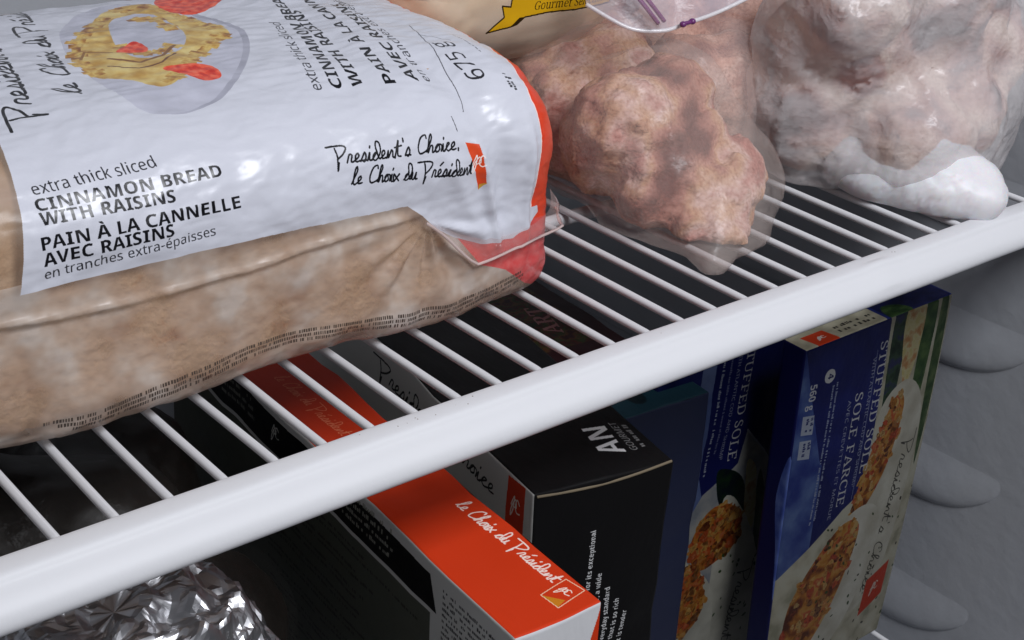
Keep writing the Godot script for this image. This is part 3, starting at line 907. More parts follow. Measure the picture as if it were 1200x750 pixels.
func meat_bags():
	var A := BLOBS_A
	var at := Vector3(0.29, 0, -0.1)
	var o := thing("meat_bag", "clear bag of pinkish brown frozen meat lumps tapering to a pointed corner", "frozen meat", at, "bags of frozen meat")
	mesh("meat", blob_mesh(shifted(balls(A), at), 0.0022, 0.004, 0.0042, 75, 61, 0.003, meat_tone(62, [Color(0.5, 0.31, 0.28), Color(0.7, 0.48, 0.43), Color(0.82, 0.62, 0.56), Color(0.86, 0.69, 0.56), Color(0.94, 0.82, 0.79), Color(0.78, 0.54, 0.5)])), meat_mat(63, 0.7), o)
	var fa := balls(A, 0.004)
	fa.append([Vector3(0.272, 0.012, -0.045), 0.013, Vector3(0.2602, 0.0035, -0.0235), 0.0012])
	fa.append([Vector3(0.285, 0.016, -0.045), 0.014, Vector3(0.2602, 0.0035, -0.0235), 0.0012])
	var f1 := film(Color(0.84, 0.78, 0.75), 0.22, 0.3, 3.5, 64)
	mesh("film", blob_mesh(shifted(fa, at), 0.0024, 0.012, 0.0055, 36, 65, 0.0016, null, true), f1, o)

	at = Vector3(0.33, 0, -0.11)
	var B := BLOBS_B
	o = thing("meat_bag", "zip freezer bag of pink meat with a purple closure behind the pointed bag", "frozen meat", at, "bags of frozen meat")
	mesh("meat", blob_mesh(shifted(balls(B), at), 0.0024, 0.007, 0.004, 60, 71, 0.003, meat_tone(72, [Color(0.66, 0.44, 0.38), Color(0.84, 0.63, 0.55), Color(0.9, 0.71, 0.63), Color(0.93, 0.79, 0.73), Color(0.82, 0.58, 0.5)])), meat_mat(73, 0.65), o)
	mesh("film", blob_mesh(shifted(balls(B, 0.004), at), 0.0024, 0.02, 0.006, 38, 75, 0.0016, null, true), film(Color(0.9, 0.85, 0.84), 0.24, 0.3, 3.5, 74), o)
	# its open end: a sheet of film folded forward with the coloured zip track
	var e1 := spline(PackedVector3Array([Vector3(0.262, 0.0805, -0.104), Vector3(0.2725, 0.0735, -0.091), Vector3(0.284, 0.0725, -0.0845), Vector3(0.2935, 0.0745, -0.082), Vector3(0.309, 0.0785, -0.0785), Vector3(0.33, 0.086, -0.0745)]), 8)
	var pos := PackedVector3Array()
	for i in e1.size():
		for j in 16:
			var t := j / 15.0
			pos.append(e1[i] + Vector3(0.010, 0.07, -0.045) * t + Vector3(0, 0.004, 0.004) * sin(t * PI) * (1 + 0.5 * sin(i * 0.5)) - at)
	mesh("bag_mouth", sheet(pos, e1.size(), 16), film(Color(0.86, 0.83, 0.88), 0.36, 0.3, 3.0, 76), o)
	var e2 := PackedVector3Array()
	for p in e1: e2.append(p - at)
	mesh("bag_edge", tube(e2, 0.0008, 8), film(Color(0.95, 0.94, 0.95), 0.6, 0.2, 1.0, 77), o)
	var violet := plain(Color(0.42, 0.2, 0.42), 0.3)
	var zp := PackedVector3Array([Vector3(0.268, 0.097, -0.0965), Vector3(0.2705, 0.0895, -0.0905), Vector3(0.2745, 0.083, -0.0855), Vector3(0.2795, 0.0765, -0.0825)])
	for k in 2:
		var q := PackedVector3Array()
		for p in zp: q.append(p + Vector3(0.0032, 0.0004, 0) * k - at)
		mesh("zip_track", tube(spline(q, 6), 0.0014, 8, 0.6), film(Color(0.55, 0.32, 0.52), 0.5, 0.3, 1.0, 79), o)
	var slider := mesh("zip_slider", tube(PackedVector3Array([Vector3(0.2905, 0.0752, -0.0808) - at, Vector3(0.2955, 0.0757, -0.0798) - at]), 0.0008, 8), violet, o)
	for x in [0.2905, 0.2955]:
		var s := SphereMesh.new(); s.radius = 0.0014; s.height = 0.0024; s.radial_segments = 12; s.rings = 6
		var k := mesh("zip_stop", s, violet, slider)
		k.position = Vector3(x, 0.0753 + (x - 0.2905) * 0.1, -0.0800) - at

	at = Vector3(0.40, 0, -0.06)
	var C := BLOBS_C
	o = thing("meat_bag", "large hazy bag of pale chicken pieces against the right wall", "frozen meat", at, "bags of frozen meat")
	mesh("meat", blob_mesh(shifted(balls(C), at), 0.0024, 0.006, 0.004, 50, 81, 0.004, meat_tone(82, [Color(0.4, 0.2, 0.18), Color(0.72, 0.5, 0.45), Color(0.88, 0.74, 0.68), Color(0.92, 0.82, 0.76), Color(0.94, 0.86, 0.8), Color(0.66, 0.36, 0.28)], 24.0)), meat_mat(83, 0.5), o)
	var fc := balls(C, 0.0042)
	fc.append([Vector3(0.43, 0.01, -0.04), 0.012, Vector3(0.445, 0.05, -0.05), 0.006])
	mesh("film", blob_mesh(shifted(fc, at), 0.0024, 0.016, 0.0075, 40, 85, 0.0016, null, true), film(Color(0.91, 0.89, 0.89), 0.46, 0.32, 4.0, 84), o)
	# frosted pad of ice in the bottom of the bag
	var fr := [[Vector3(0.3675, 0.0085, -0.0555), 0.003, Vector3(0.3755, 0.0088, -0.0375), 0.0068], [Vector3(0.3755, 0.0088, -0.0375), 0.0068, Vector3(0.3865, 0.0092, -0.0165), 0.0082], [Vector3(0.3865, 0.0092, -0.0165), 0.0082, Vector3(0.3955, 0.009, -0.0015), 0.0074], [Vector3(0.379, 0.0145, -0.055), 0.0085, Vector3(0.397, 0.0145, -0.03), 0.0115], [Vector3(0.397, 0.0145, -0.03), 0.0115, Vector3(0.402, 0.0105, -0.012), 0.0085]]
	var ice := plain(Color(0.9, 0.89, 0.9), 0.45, 0.5)
	ice.subsurf_scatter_enabled = true; ice.subsurf_scatter_strength = 0.3
	mesh("frost_pad", blob_mesh(shifted(fr, at), 0.0017, 0.016, 0.0035, 45, 86, 0.0018, null, true), ice, o)

const BLOBS_A := [[0.3155, 0.0353, -0.1555, 0.026], [0.2902, 0.0226, -0.1532, 0.026], [0.3159, 0.0242, -0.1952, 0.022], [0.3448, 0.0396, -0.1599, 0.022], [0.2959, 0.0407, -0.0894, 0.019], [0.2718, 0.0355, -0.0854, 0.022], [0.2955, 0.0292, -0.0753, 0.016], [0.2717, 0.0259, -0.0937, 0.020], [0.2775, 0.0238, -0.0753, 0.020], [0.2947, 0.0104, -0.0576, 0.017], [0.3064, 0.0170, -0.0628, 0.016], [0.2817, 0.0059, -0.0512, 0.012], [0.2808, 0.0221, -0.1234, 0.020], [0.2851, 0.0101, -0.0643, 0.018], [0.2830, 0.0283, -0.1320, 0.027], [0.3004, 0.0376, -0.1286, 0.024], [0.2785, 0.0201, -0.1312, 0.020], [0.2815, 0.0151, -0.1104, 0.016], [0.2862, 0.0029, -0.0414, 0.009], [0.2696, 0.0154, -0.0684, 0.014]]
const BLOBS_B := [[0.3541, 0.0345, -0.1104, 0.021], [0.3816, 0.0316, -0.0990, 0.017], [0.3524, 0.0452, -0.1494, 0.020], [0.3889, 0.0506, -0.1405, 0.024], [0.4092, 0.0475, -0.1270, 0.020], [0.3319, 0.0367, -0.1146, 0.020], [0.3500, 0.0183, -0.1088, 0.020], [0.3831, 0.0130, -0.1078, 0.018]]
const BLOBS_C := [[0.3836, 0.0548, -0.0687, 0.022], [0.3984, 0.0340, -0.0556, 0.023], [0.4213, 0.0550, -0.0553, 0.022], [0.4498, 0.0505, -0.0502, 0.020], [0.3742, 0.0373, -0.0766, 0.018], [0.3635, 0.0296, -0.0768, 0.016], [0.3696, 0.0160, -0.0746, 0.014], [0.3843, 0.0255, -0.0364, 0.016], [0.4294, 0.0285, -0.0439, 0.021], [0.3665, 0.0804, -0.0604, 0.022], [0.4115, 0.0802, -0.0540, 0.024], [0.4713, 0.0608, -0.0585, 0.020], [0.3819, 0.0218, -0.0673, 0.015], [0.3691, 0.0609, -0.0807, 0.018], [0.4028, 0.0259, -0.0329, 0.015], [0.3879, 0.0241, -0.0565, 0.014]]

# ---------------------------------------------------------------- cartons under the shelf
func boxes():
	var grain := normal_tex(256, 0.06, 4, 91, 2.0)
	var base := -0.2435
	var org := Color(0.81, 0.22, 0.08); var white := Color(0.82, 0.82, 0.8); var black := Color(0.06, 0.058, 0.062)
	# orange topped carton
	var hx := 0.0168; var hz := 0.125; var hy := (-0.06 - base) / 2
	var pt := Print.new(Vector2(hx * 2, hz * 2), 6000, org)
	var T := func(x, z): return Vector2(x, -z)   # from the front left corner
	pt.hand("le Choix du Président", T.call(0.0245, -0.0685), 0.0026, Vector2(0.0015, -0.05), 0.052, Color(0.97, 0.88, 0.84), 0.0006, SCRIPT, 0.1)
	pt.line([T.call(0.0198, -0.0138), T.call(0.0309, -0.0155), T.call(0.0322, -0.0075), T.call(0.0206, -0.0055), T.call(0.0198, -0.0138)], 0.00035, Color(0.95, 0.82, 0.7))
	pt.poly([T.call(0.02, -0.0134), T.call(0.0245, -0.0072), T.call(0.0207, -0.0059)], Color(0.8, 0.5, 0.12))
	emblem(pt, T.call(0.0265, -0.0108), Vector2(0.0012, -0.0045), Vector2(0.0045, 0.0012), Color(0.97, 0.9, 0.85), 0.0004)
	pt.hand("le Choix du Président", T.call(0.0115, -0.178), 0.0026, Vector2(0.0015, -0.05), 0.05, Color(0.9, 0.5, 0.36), 0.0004, SCRIPT, 0.1)
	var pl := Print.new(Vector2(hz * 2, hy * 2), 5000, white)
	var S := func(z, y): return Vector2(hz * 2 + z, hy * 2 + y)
	pl.poly([S.call(-0.25, -0.0012), S.call(-0.0463, -0.0054), S.call(-0.0416, -0.0188), S.call(-0.25, -0.0185)], black)
	pl.poly([S.call(-0.25, -0.0205), S.call(-0.0455, -0.0205), S.call(-0.0425, -0.2), S.call(-0.25, -0.2)], Color(0.34, 0.35, 0.31))  # grey panel: dark print, with the shade on this side mixed into its colour
	pl.small(S.call(-0.103, -0.005), Vector2(1, 0), 0.034, 4, 0.0034, 0.0019, Color(0.6, 0.6, 0.56), 5)
	pl.small(S.call(-0.2, -0.006), Vector2(1, 0), 0.03, 3, 0.0036, 0.0018, Color(0.5, 0.5, 0.47), 6)
	emblem(pl, S.call(-0.153, -0.010), Vector2(0.006, 0), Vector2(0, 0.0085), Color(0.85, 0.85, 0.82), 0.0005)
	pl.small(S.call(-0.038, -0.0075), Vector2(1, -0.02), 0.032, 9, 0.0024, 0.0013, Color(0.25, 0.25, 0.25), 8)
	for k in 9:
		pl.small(S.call(-0.16, -0.026 - k * 0.0085), Vector2(1, 0), 0.11, 2, 0.0026, 0.0014, Color(0.2, 0.2, 0.18), 20 + k, 0.4)
	
	var pf := Print.new(Vector2(hx * 2, hy * 2), 4000, Color(0.84, 0.84, 0.85))
	pf.poly([Vector2(hx * 2, hy * 2), Vector2(hx * 2 - 0.0045, hy * 2 - 0.016), Vector2(hx * 2 - 0.0052, 0), Vector2(hx * 2, 0)], org)
	var dent := FastNoiseLite.new(); dent.seed = 77; dent.frequency = 28; dent.fractal_octaves = 2
	var bulge := func(h: Vector3, side: float, front: float, topb := 0.0) -> Callable:
		return func(p: Vector3) -> Vector3:
			var q := p / h
			var o := p
			o.x += signf(p.x) * side * (1 - q.y * q.y) * (1 - q.z * q.z) * absf(q.x)
			o.z += signf(p.z) * front * (1 - q.y * q.y) * (1 - q.x * q.x) * absf(q.z)
			o.y += topb * (1 - q.z * q.z) * (1 - q.x * q.x) * maxf(q.y, 0)
			var at := (p + h) * 1.0
			return o + Vector3(dent.get_noise_3dv(at), dent.get_noise_3dv(at + Vector3(3, 0, 0)), dent.get_noise_3dv(at + Vector3(0, 3, 0))) * 0.0011
	var half := Vector3(hx, hy, hz)
	var org_side := plain(Color(0.7, 0.7, 0.69), 0.5)
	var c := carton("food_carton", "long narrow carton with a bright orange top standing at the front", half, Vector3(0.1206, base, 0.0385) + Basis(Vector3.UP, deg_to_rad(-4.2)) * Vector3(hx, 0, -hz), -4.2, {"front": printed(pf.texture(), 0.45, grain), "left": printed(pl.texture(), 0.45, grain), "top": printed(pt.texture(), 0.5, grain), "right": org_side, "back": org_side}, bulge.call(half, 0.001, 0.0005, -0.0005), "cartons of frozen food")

	# black carton with white side
	hx = 0.0295; hz = 0.115; hy = (-0.06 - base) / 2
	var bt := Print.new(Vector2(hx * 2, hz * 2), 5500, black)
	var K := func(x, z): return Vector2(x, -z)
	bt.text("AN", K.call(0.0455, -0.0115), 0.0095, Color(0.85, 0.85, 0.85), Vector2(0.1, 1), 0.0, "Droid Sans", 700)
	bt.text("GOURMET", K.call(0.0508, -0.0115), 0.003, Color(0.6, 0.6, 0.6), Vector2(0.1, 1), 0.0, "Droid Sans", 400)
	bt.small(K.call(0.0545, -0.0125), Vector2(0.1, 1), 0.02, 1, 0.003, 0.002, Color(0.5, 0.5, 0.5), 14)
	var bl := Print.new(Vector2(hz * 2, hy * 2), 5000, white)
	var L := func(z, y): return Vector2(hz * 2 + z, hy * 2 + y)
	bl.poly([L.call(-0.0175, -0.0018), L.call(-0.0055, -0.0008), L.call(-0.0065, -0.0345), L.call(-0.0185, -0.035)], org)
	emblem(bl, L.call(-0.0118, -0.0125), Vector2(0.0058, 0), Vector2(0, 0.01), Color(0.95, 0.9, 0.86), 0.0006)
	bl.hand("President's Choice", L.call(-0.125, -0.016), 0.004, Vector2(1, 0.0), 0.098, Color(0.1, 0.1, 0.1), 0.0008, SCRIPT)
	bl.small(L.call(-0.12, -0.05), Vector2(1, 0), 0.1, 16, 0.005, 0.002, Color(0.3, 0.3, 0.3), 44)
	var bf := Print.new(Vector2(hx * 2, hy * 2), 5500, black)
	for k in 5:
		bf.text(["for its exceptional", "flavour, a wide", "everyday standard", "burger that is so rich", "meat that is tender"][k], Vector2(0.0262 + k * 0.0043, hy * 2 - [0.047, 0.062, 0.075, 0.085, 0.09][k]), 0.0022, Color(0.8, 0.8, 0.8), Vector2(0.02, 1), 0.0, "Droid Sans", 700)
	half = Vector3(hx, hy, hz)
	carton("food_carton", "black carton with white capital letters on top and white left side", half, Vector3(0.1753, base, -0.0166) + Basis(Vector3.UP, deg_to_rad(-9.8)) * Vector3(hx, 0, -hz), -9.8, {"front": printed(bf.texture(), 0.5, grain), "left": printed(bl.texture(), 0.5, grain), "top": printed(bt.texture(), 0.5, grain), "right": plain(Color(0.04, 0.05, 0.1), 0.5), "back": plain(Color(0.05, 0.05, 0.05), 0.5)}, bulge.call(half, 0.0015, 0.002, 0.0015), "cartons of frozen food")
	# worn pale cardboard along the front top edge of the black carton
	var bc := get_node("food_carton_001")
	var wp := PackedVector3Array()
	for k in 13:
		var t := k / 12.0
		wp.append(Vector3(lerpf(-hx + 0.001, hx - 0.001, t), hy * 2 - 0.0006 - 0.0016 * sin(t * PI), hz - 0.0002 + 0.0006 * sin(t * PI)))
	mesh("worn_edge", tube(wp, 0.00055, 6), plain(Color(0.45, 0.4, 0.32), 0.8), bc)

	# maroon and teal carton lying behind the black one
	hx = 0.05; hz = 0.12; hy = 0.08
	var mt := Print.new(Vector2(hx * 2, hz * 2), 3500, Color(0.16, 0.03, 0.05))
	mt.mottle([Vector2(0.01, 0.06), Vector2(0.09, 0.06), Vector2(0.09, 0.2), Vector2(0.01, 0.2)], [Color(0.1, 0.14, 0.06), Color(0.3, 0.06, 0.05), Color(0.16, 0.22, 0.08), Color(0.34, 0.2, 0.08), Color(0.18, 0.05, 0.06)], 90.0, 55)
	mt.rect(0.0, 0.0, 0.1, 0.032, Color(0.09, 0.19, 0.23))
	mt.rect(0.03, 0.032, 0.075, 0.046, Color(0.12, 0.24, 0.3))
	mt.poly(mt.ring(Vector2(0.068, 0.012), 0.0045, 0.006), Color(0.05, 0.1, 0.12))
	mt.text("ART", Vector2(0.078, 0.072), 0.009, Color(0.6, 0.4, 0.4), Vector2(0.2, 1), 0.0, "Droid Serif", 700)
	var mside := plain(Color(0.06, 0.09, 0.2), 0.5)
	half = Vector3(hx, hy, hz)
	carton("food_carton", "dark red and teal carton lying between the black and blue cartons", half, Vector3(0.262, -0.235, -0.175), -4.0, {"front": mside, "left": plain(Color(0.13, 0.03, 0.05), 0.5), "top": printed(mt.texture(), 0.5, grain)}, bulge.call(half, 0.001, 0.001, 0.001), "cartons of frozen food")

	# two blue cartons of stuffed fish
	var art := fish_front()
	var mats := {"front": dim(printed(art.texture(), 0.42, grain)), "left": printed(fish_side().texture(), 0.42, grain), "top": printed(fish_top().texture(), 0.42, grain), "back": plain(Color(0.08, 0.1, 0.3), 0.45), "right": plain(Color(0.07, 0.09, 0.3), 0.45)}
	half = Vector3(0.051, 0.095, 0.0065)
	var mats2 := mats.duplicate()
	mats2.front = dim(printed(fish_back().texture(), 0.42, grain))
	var lean := func(p: Vector3) -> Vector3:
		var q := p / half
		var d := (1 - q.y) / 2
		var o := p
		o.x = p.x * (1 - 0.13 * d * d) + 0.004 * d * d + 0.002 * (1 - q.y * q.y)
		o.z += 0.003 * (1 - q.y * q.y) * (1 - q.x * q.x) * q.z
		return o
	carton("food_carton", "blue carton of stuffed sole with food picture nearest the right wall", half, Vector3(0.334 + 0.051, -0.245, -0.03 - 0.0065), 0.0, mats, lean, "blue cartons of stuffed sole")
	carton("food_carton", "second blue stuffed sole carton half hidden left of the nearest one", half, Vector3(0.283 + 0.051, -0.248, -0.058 - 0.0115), 0.0, mats2, bulge.call(half, 0.0, 0.002), "blue cartons of stuffed sole")

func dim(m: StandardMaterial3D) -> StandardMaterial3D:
	m.albedo_color = Color(0.56, 0.56, 0.55)   # front print darkened evenly, standing in for weak light below the shelf
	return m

func fish_front() -> Print:
	var W := 0.102; var H := 0.19
	var navy := Color(0.10, 0.13, 0.42); var sky := Color(0.42, 0.52, 0.76); var cream := Color(0.86, 0.84, 0.76)
	var pr := Print.new(Vector2(W, H), 6500, navy)
	var down := Vector2(-0.045, -1)
	# lighter swoosh along the left edge
	pr.mottle([Vector2(0, H), Vector2(0.014, H), Vector2(0.02, H - 0.05), Vector2(0.02, H - 0.12), Vector2(0.02, 0), Vector2(0, 0)], [Color(0.2, 0.27, 0.6), sky], 40.0, 3)
	pr.mottle([Vector2(0.0, H), Vector2(0.056, H), Vector2(0.053, H - 0.09), Vector2(0.04, H - 0.095), Vector2(0.018, H - 0.06)], [navy, Color(0.13, 0.17, 0.5)], 40.0, 4)
	# dish: fillets on a pale plate at the right and below
	var dish := [Vector2(0.057, H), Vector2(W, H), Vector2(W, 0), Vector2(0.0, 0), Vector2(0.0, H - 0.12), Vector2(0.02, H - 0.108), Vector2(0.04, H - 0.094), Vector2(0.053, H - 0.088)]
	pr.mottle(dish, [Color(0.7, 0.69, 0.6), Color(0.8, 0.78, 0.7), cream, Color(0.88, 0.87, 0.8)], 50.0, 6)
	# greens and peppers at the top right
	pr.mottle(pr.soft([Vector2(0.06, H), Vector2(0.07, H), Vector2(0.068, H - 0.03), Vector2(0.064, H - 0.055), Vector2(0.058, H - 0.05)]), [Color(0.12, 0.2, 0.16), Color(0.24, 0.34, 0.24), Color(0.2, 0.22, 0.4)], 100.0, 11)
	pr.mottle(pr.soft([Vector2(0.083, H), Vector2(0.091, H), Vector2(0.09, H - 0.03), Vector2(0.086, H - 0.06), Vector2(0.08, H - 0.05)]), [Color(0.16, 0.3, 0.14), Color(0.36, 0.48, 0.26)], 90.0, 12)
	pr.mottle(pr.soft([Vector2(0.094, H), Vector2(0.099, H), Vector2(0.1, H - 0.05), Vector2(0.097, H - 0.09), Vector2(0.093, H - 0.05)]), [Color(0.2, 0.32, 0.16), Color(0.42, 0.5, 0.32)], 90.0, 13)
	pr.mottle(pr.soft([Vector2(0.069, H), Vector2(0.082, H), Vector2(0.08, H - 0.025), Vector2(0.073, H - 0.04), Vector2(0.068, H - 0.02)]), [Color(0.86, 0.8, 0.55), Color(0.9, 0.86, 0.68), Color(0.82, 0.6, 0.4)], 120.0, 14)
	# two rolled fillets with orange stuffing
	pr.mottle(pr.soft([Vector2(0.056, H - 0.05), Vector2(0.074, H - 0.036), Vector2(0.09, H - 0.05), Vector2(0.094, H - 0.085), Vector2(0.085, H - 0.15), Vector2(0.06, H - 0.16), Vector2(0.058, H - 0.1)]), [Color(0.82, 0.8, 0.74), Color(0.94, 0.93, 0.88)], 40.0, 21)
	var stuffing := [Color(0.4, 0.18, 0.08), Color(0.62, 0.34, 0.12), Color(0.8, 0.52, 0.2), Color(0.86, 0.64, 0.34), Color(0.8, 0.32, 0.18), Color(0.88, 0.72, 0.46)]
	pr.mottle(pr.soft([Vector2(0.055, H - 0.068), Vector2(0.068, H - 0.043), Vector2(0.076, H - 0.05), Vector2(0.07, H - 0.08), Vector2(0.056, H - 0.1), Vector2(0.047, H - 0.098)]), stuffing, 50.0, 22)
	pr.chunks(pr.soft([Vector2(0.055, H - 0.068), Vector2(0.068, H - 0.043), Vector2(0.076, H - 0.05), Vector2(0.07, H - 0.08), Vector2(0.056, H - 0.1), Vector2(0.047, H - 0.098)]), stuffing, 150, 0.0012, 0.0038, 22)
	pr.mottle(pr.soft([Vector2(0.02, H - 0.13), Vector2(0.045, H - 0.1), Vector2(0.068, H - 0.102), Vector2(0.075, H - 0.13), Vector2(0.055, H - 0.175), Vector2(0.02, H - 0.19)]), [Color(0.84, 0.82, 0.76), Color(0.95, 0.94, 0.9)], 40.0, 23)
	pr.mottle(pr.soft([Vector2(0.018, H - 0.128), Vector2(0.04, H - 0.104), Vector2(0.056, H - 0.108), Vector2(0.052, H - 0.135), Vector2(0.038, H - 0.165), Vector2(0.014, H - 0.185), Vector2(0.01, H - 0.15)]), stuffing, 46.0, 24)
	pr.chunks(pr.soft([Vector2(0.018, H - 0.128), Vector2(0.04, H - 0.104), Vector2(0.056, H - 0.108), Vector2(0.052, H - 0.135), Vector2(0.038, H - 0.165), Vector2(0.014, H - 0.185), Vector2(0.01, H - 0.15)]), stuffing, 150, 0.0012, 0.0038, 24)
	var rng := RandomNumberGenerator.new(); rng.seed = 17
	for k in 60:
		var p := Vector2(rng.randf_range(0.03, W), rng.randf_range(0.0, H - 0.1))
		pr.poly(pr.ring(p, rng.randf_range(0.0006, 0.0016), rng.randf_range(0.0004, 0.001), rng.randf() * 3.0, 7), Color(0.25, 0.34, 0.18) if k % 3 else Color(0.2, 0.18, 0.12))
	pr.hand("President's Choice", Vector2(0.083, H - 0.07), 0.0042, Vector2(-0.14, -1), 0.085, Color(0.3, 0.29, 0.26), 0.0006, SCRIPT)
	# lettering, read downwards
	pr.text("STUFFED SOLE", Vector2(0.0512, H - 0.0105), 0.0052, Color(0.9, 0.9, 0.92), down, 0.0665, "Droid Serif", 400)
	pr.text("WITH ATLANTIC COD AND SHRIMP", Vector2(0.0468, H - 0.017), 0.0021, Color(0.7, 0.72, 0.82), down, 0.066, "Droid Sans", 400)
	pr.line([Vector2(0.0492, H - 0.014), Vector2(0.0455, H - 0.09)], 0.0003, Color(0.6, 0.64, 0.8))
	pr.text("SOLE FARCIE", Vector2(0.0372, H - 0.032), 0.0052, Color(0.9, 0.9, 0.92), down, 0.0585, "Droid Serif", 400)
	pr.text("AVEC CREVETTES ET MORUE", Vector2(0.0325, H - 0.034), 0.0021, Color(0.7, 0.72, 0.82), down, 0.062, "Droid Sans", 400)
	pr.small(Vector2(0.023, H - 0.022), down, 0.08, 2, 0.0026, 0.0013, Color(0.68, 0.72, 0.84), 61)
	pr.poly(pr.ring(Vector2(0.0178, H - 0.0175), 0.0034, 0.0034), Color(0.93, 0.93, 0.95))
	pr.text("4", Vector2(0.0167, H - 0.0163), 0.0036, navy, down, 0.0, "Droid Sans", 700)
	pr.text("560 g", Vector2(0.006, H - 0.0188), 0.0042, Color(0.9, 0.9, 0.94), down, 0.0125, "Droid Sans", 700)
	for k in 2:
		var y := H - 0.0335 - k * 0.0125
		pr.poly([Vector2(0.0036, y), Vector2(0.0108, y - 0.0012), Vector2(0.011, y - 0.0125 + 0.0015), Vector2(0.0036, y - 0.0095)], Color(0.76, 0.79, 0.88))
		pr.small(Vector2(0.009, y - 0.002), down, 0.006, 2, 0.0028, 0.0018, Color(0.2, 0.25, 0.5), 65 + k, 0.0)
	# orange square of the maker's mark low on the right
	pr.poly([Vector2(0.0755, H - 0.149), Vector2(0.0945, H - 0.144), Vector2(0.0945, H - 0.164), Vector2(0.0755, H - 0.171)], Color(0.86, 0.26, 0.12))
	emblem(pr, Vector2(0.085, H - 0.157), Vector2(0.006, 0.001), Vector2(0, 0.008), Color(0.95, 0.9, 0.86), 0.0006)
	return pr

func fish_back() -> Print:
	var W := 0.102; var H := 0.19
	var navy := Color(0.10, 0.13, 0.42)
	var pr := Print.new(Vector2(W, H), 6500, navy)
	var down := Vector2(-0.07, -1)
	pr.mottle([Vector2(0, H), Vector2(0.026, H), Vector2(0.024, H - 0.07), Vector2(0.022, 0), Vector2(0, 0)], [Color(0.08, 0.1, 0.36), Color(0.16, 0.2, 0.5)], 40.0, 3)
	pr.mottle([Vector2(0.027, H), Vector2(0.035, H), Vector2(0.0322, H - 0.07), Vector2(0.037, H - 0.085), Vector2(0.02, H - 0.1), Vector2(0.0236, H - 0.065)], [Color(0.36, 0.44, 0.68), Color(0.5, 0.57, 0.78)], 40.0, 9)
	# pale dish sweeping up to the right, with its rim
	var dish := [Vector2(0.0, 0), Vector2(W, 0), Vector2(W, H - 0.12), Vector2(0.0925, H - 0.1), Vector2(0.0777, H - 0.074), Vector2(0.0604, H - 0.054), Vector2(0.0565, H - 0.07), Vector2(0.036, H - 0.08), Vector2(0.022, H - 0.1)]
	pr.mottle(dish, [Color(0.62, 0.64, 0.68), Color(0.72, 0.72, 0.73), Color(0.8, 0.79, 0.76)], 50.0, 6)
	pr.line([Vector2(0.0925, H - 0.1), Vector2(0.0777, H - 0.074), Vector2(0.0604, H - 0.054)], 0.001, Color(0.75, 0.77, 0.84))
	pr.mottle(pr.soft([Vector2(0.045, H - 0.07), Vector2(0.06, H - 0.078), Vector2(0.066, H - 0.1), Vector2(0.055, H - 0.1), Vector2(0.046, H - 0.085)]), [Color(0.05, 0.1, 0.14), Color(0.1, 0.2, 0.12)], 120.0, 31)
	pr.mottle(pr.soft([Vector2(0.0625, H - 0.072), Vector2(0.07, H - 0.078), Vector2(0.075, H - 0.105), Vector2(0.071, H - 0.125), Vector2(0.066, H - 0.1)]), [Color(0.86, 0.82, 0.6), Color(0.9, 0.86, 0.72), Color(0.8, 0.62, 0.4)], 100.0, 32)
	pr.mottle(pr.soft([Vector2(0.073, H - 0.08), Vector2(0.079, H - 0.09), Vector2(0.087, H - 0.115), Vector2(0.089, H - 0.14), Vector2(0.079, H - 0.13), Vector2(0.075, H - 0.105)]), [Color(0.1, 0.24, 0.1), Color(0.24, 0.4, 0.16)], 140.0, 33)
	# two rolled fillets seen from their stuffed ends
	var fish := [Color(0.82, 0.81, 0.76), Color(0.93, 0.92, 0.87)]
	var stuffing := [Color(0.45, 0.2, 0.08), Color(0.72, 0.4, 0.14), Color(0.84, 0.56, 0.22), Color(0.82, 0.36, 0.16), Color(0.88, 0.66, 0.34), Color(0.5, 0.3, 0.14)]
	pr.mottle(pr.soft([Vector2(0.05, H - 0.086), Vector2(0.066, H - 0.1), Vector2(0.08, H - 0.124), Vector2(0.092, H - 0.155), Vector2(0.085, H - 0.19), Vector2(0.05, H - 0.19), Vector2(0.05, H - 0.13)]), fish, 40.0, 34)
	pr.mottle(pr.ring(Vector2(0.049, H - 0.107), 0.0172, 0.0172, 0.2, 40, 0.05, 3), stuffing, 55.0, 35)
	pr.chunks(pr.ring(Vector2(0.049, H - 0.107), 0.0172, 0.0172, 0.2, 40, 0.05, 3), stuffing, 150, 0.0012, 0.0036, 35)
	pr.mottle(pr.soft([Vector2(0.02, H - 0.112), Vector2(0.034, H - 0.118), Vector2(0.052, H - 0.14), Vector2(0.056, H - 0.19), Vector2(0.015, H - 0.19)]), fish, 40.0, 36)
	pr.mottle(pr.ring(Vector2(0.03, H - 0.138), 0.0172, 0.021, 0.3, 40, 0.05, 5), stuffing, 55.0, 37)
	pr.chunks(pr.ring(Vector2(0.03, H - 0.138), 0.0172, 0.021, 0.3, 40, 0.05, 5), stuffing, 150, 0.0012, 0.0036, 37)
	var rng := RandomNumberGenerator.new(); rng.seed = 19
	for k in 36:
		pr.poly(pr.ring(Vector2(rng.randf_range(0.055, 0.095), rng.randf_range(0.0, H - 0.12)), rng.randf_range(0.0006, 0.0016), rng.randf_range(0.0004, 0.001), rng.randf() * 3.0, 7), Color(0.22, 0.34, 0.16))
	pr.hand("President's Choice", Vector2(0.0725, H - 0.135), 0.004, Vector2(-0.14, -1), 0.08, Color(0.25, 0.24, 0.22), 0.0006, SCRIPT)
	pr.text("STUFFED SOLE", Vector2(0.0538, H - 0.0085), 0.0052, Color(0.9, 0.9, 0.92), down, 0.0585, "Droid Serif", 400)
	pr.text("WITH ATLANTIC COD AND SHRIMP", Vector2(0.0482, H - 0.01), 0.0021, Color(0.7, 0.72, 0.82), down, 0.055, "Droid Sans", 400)
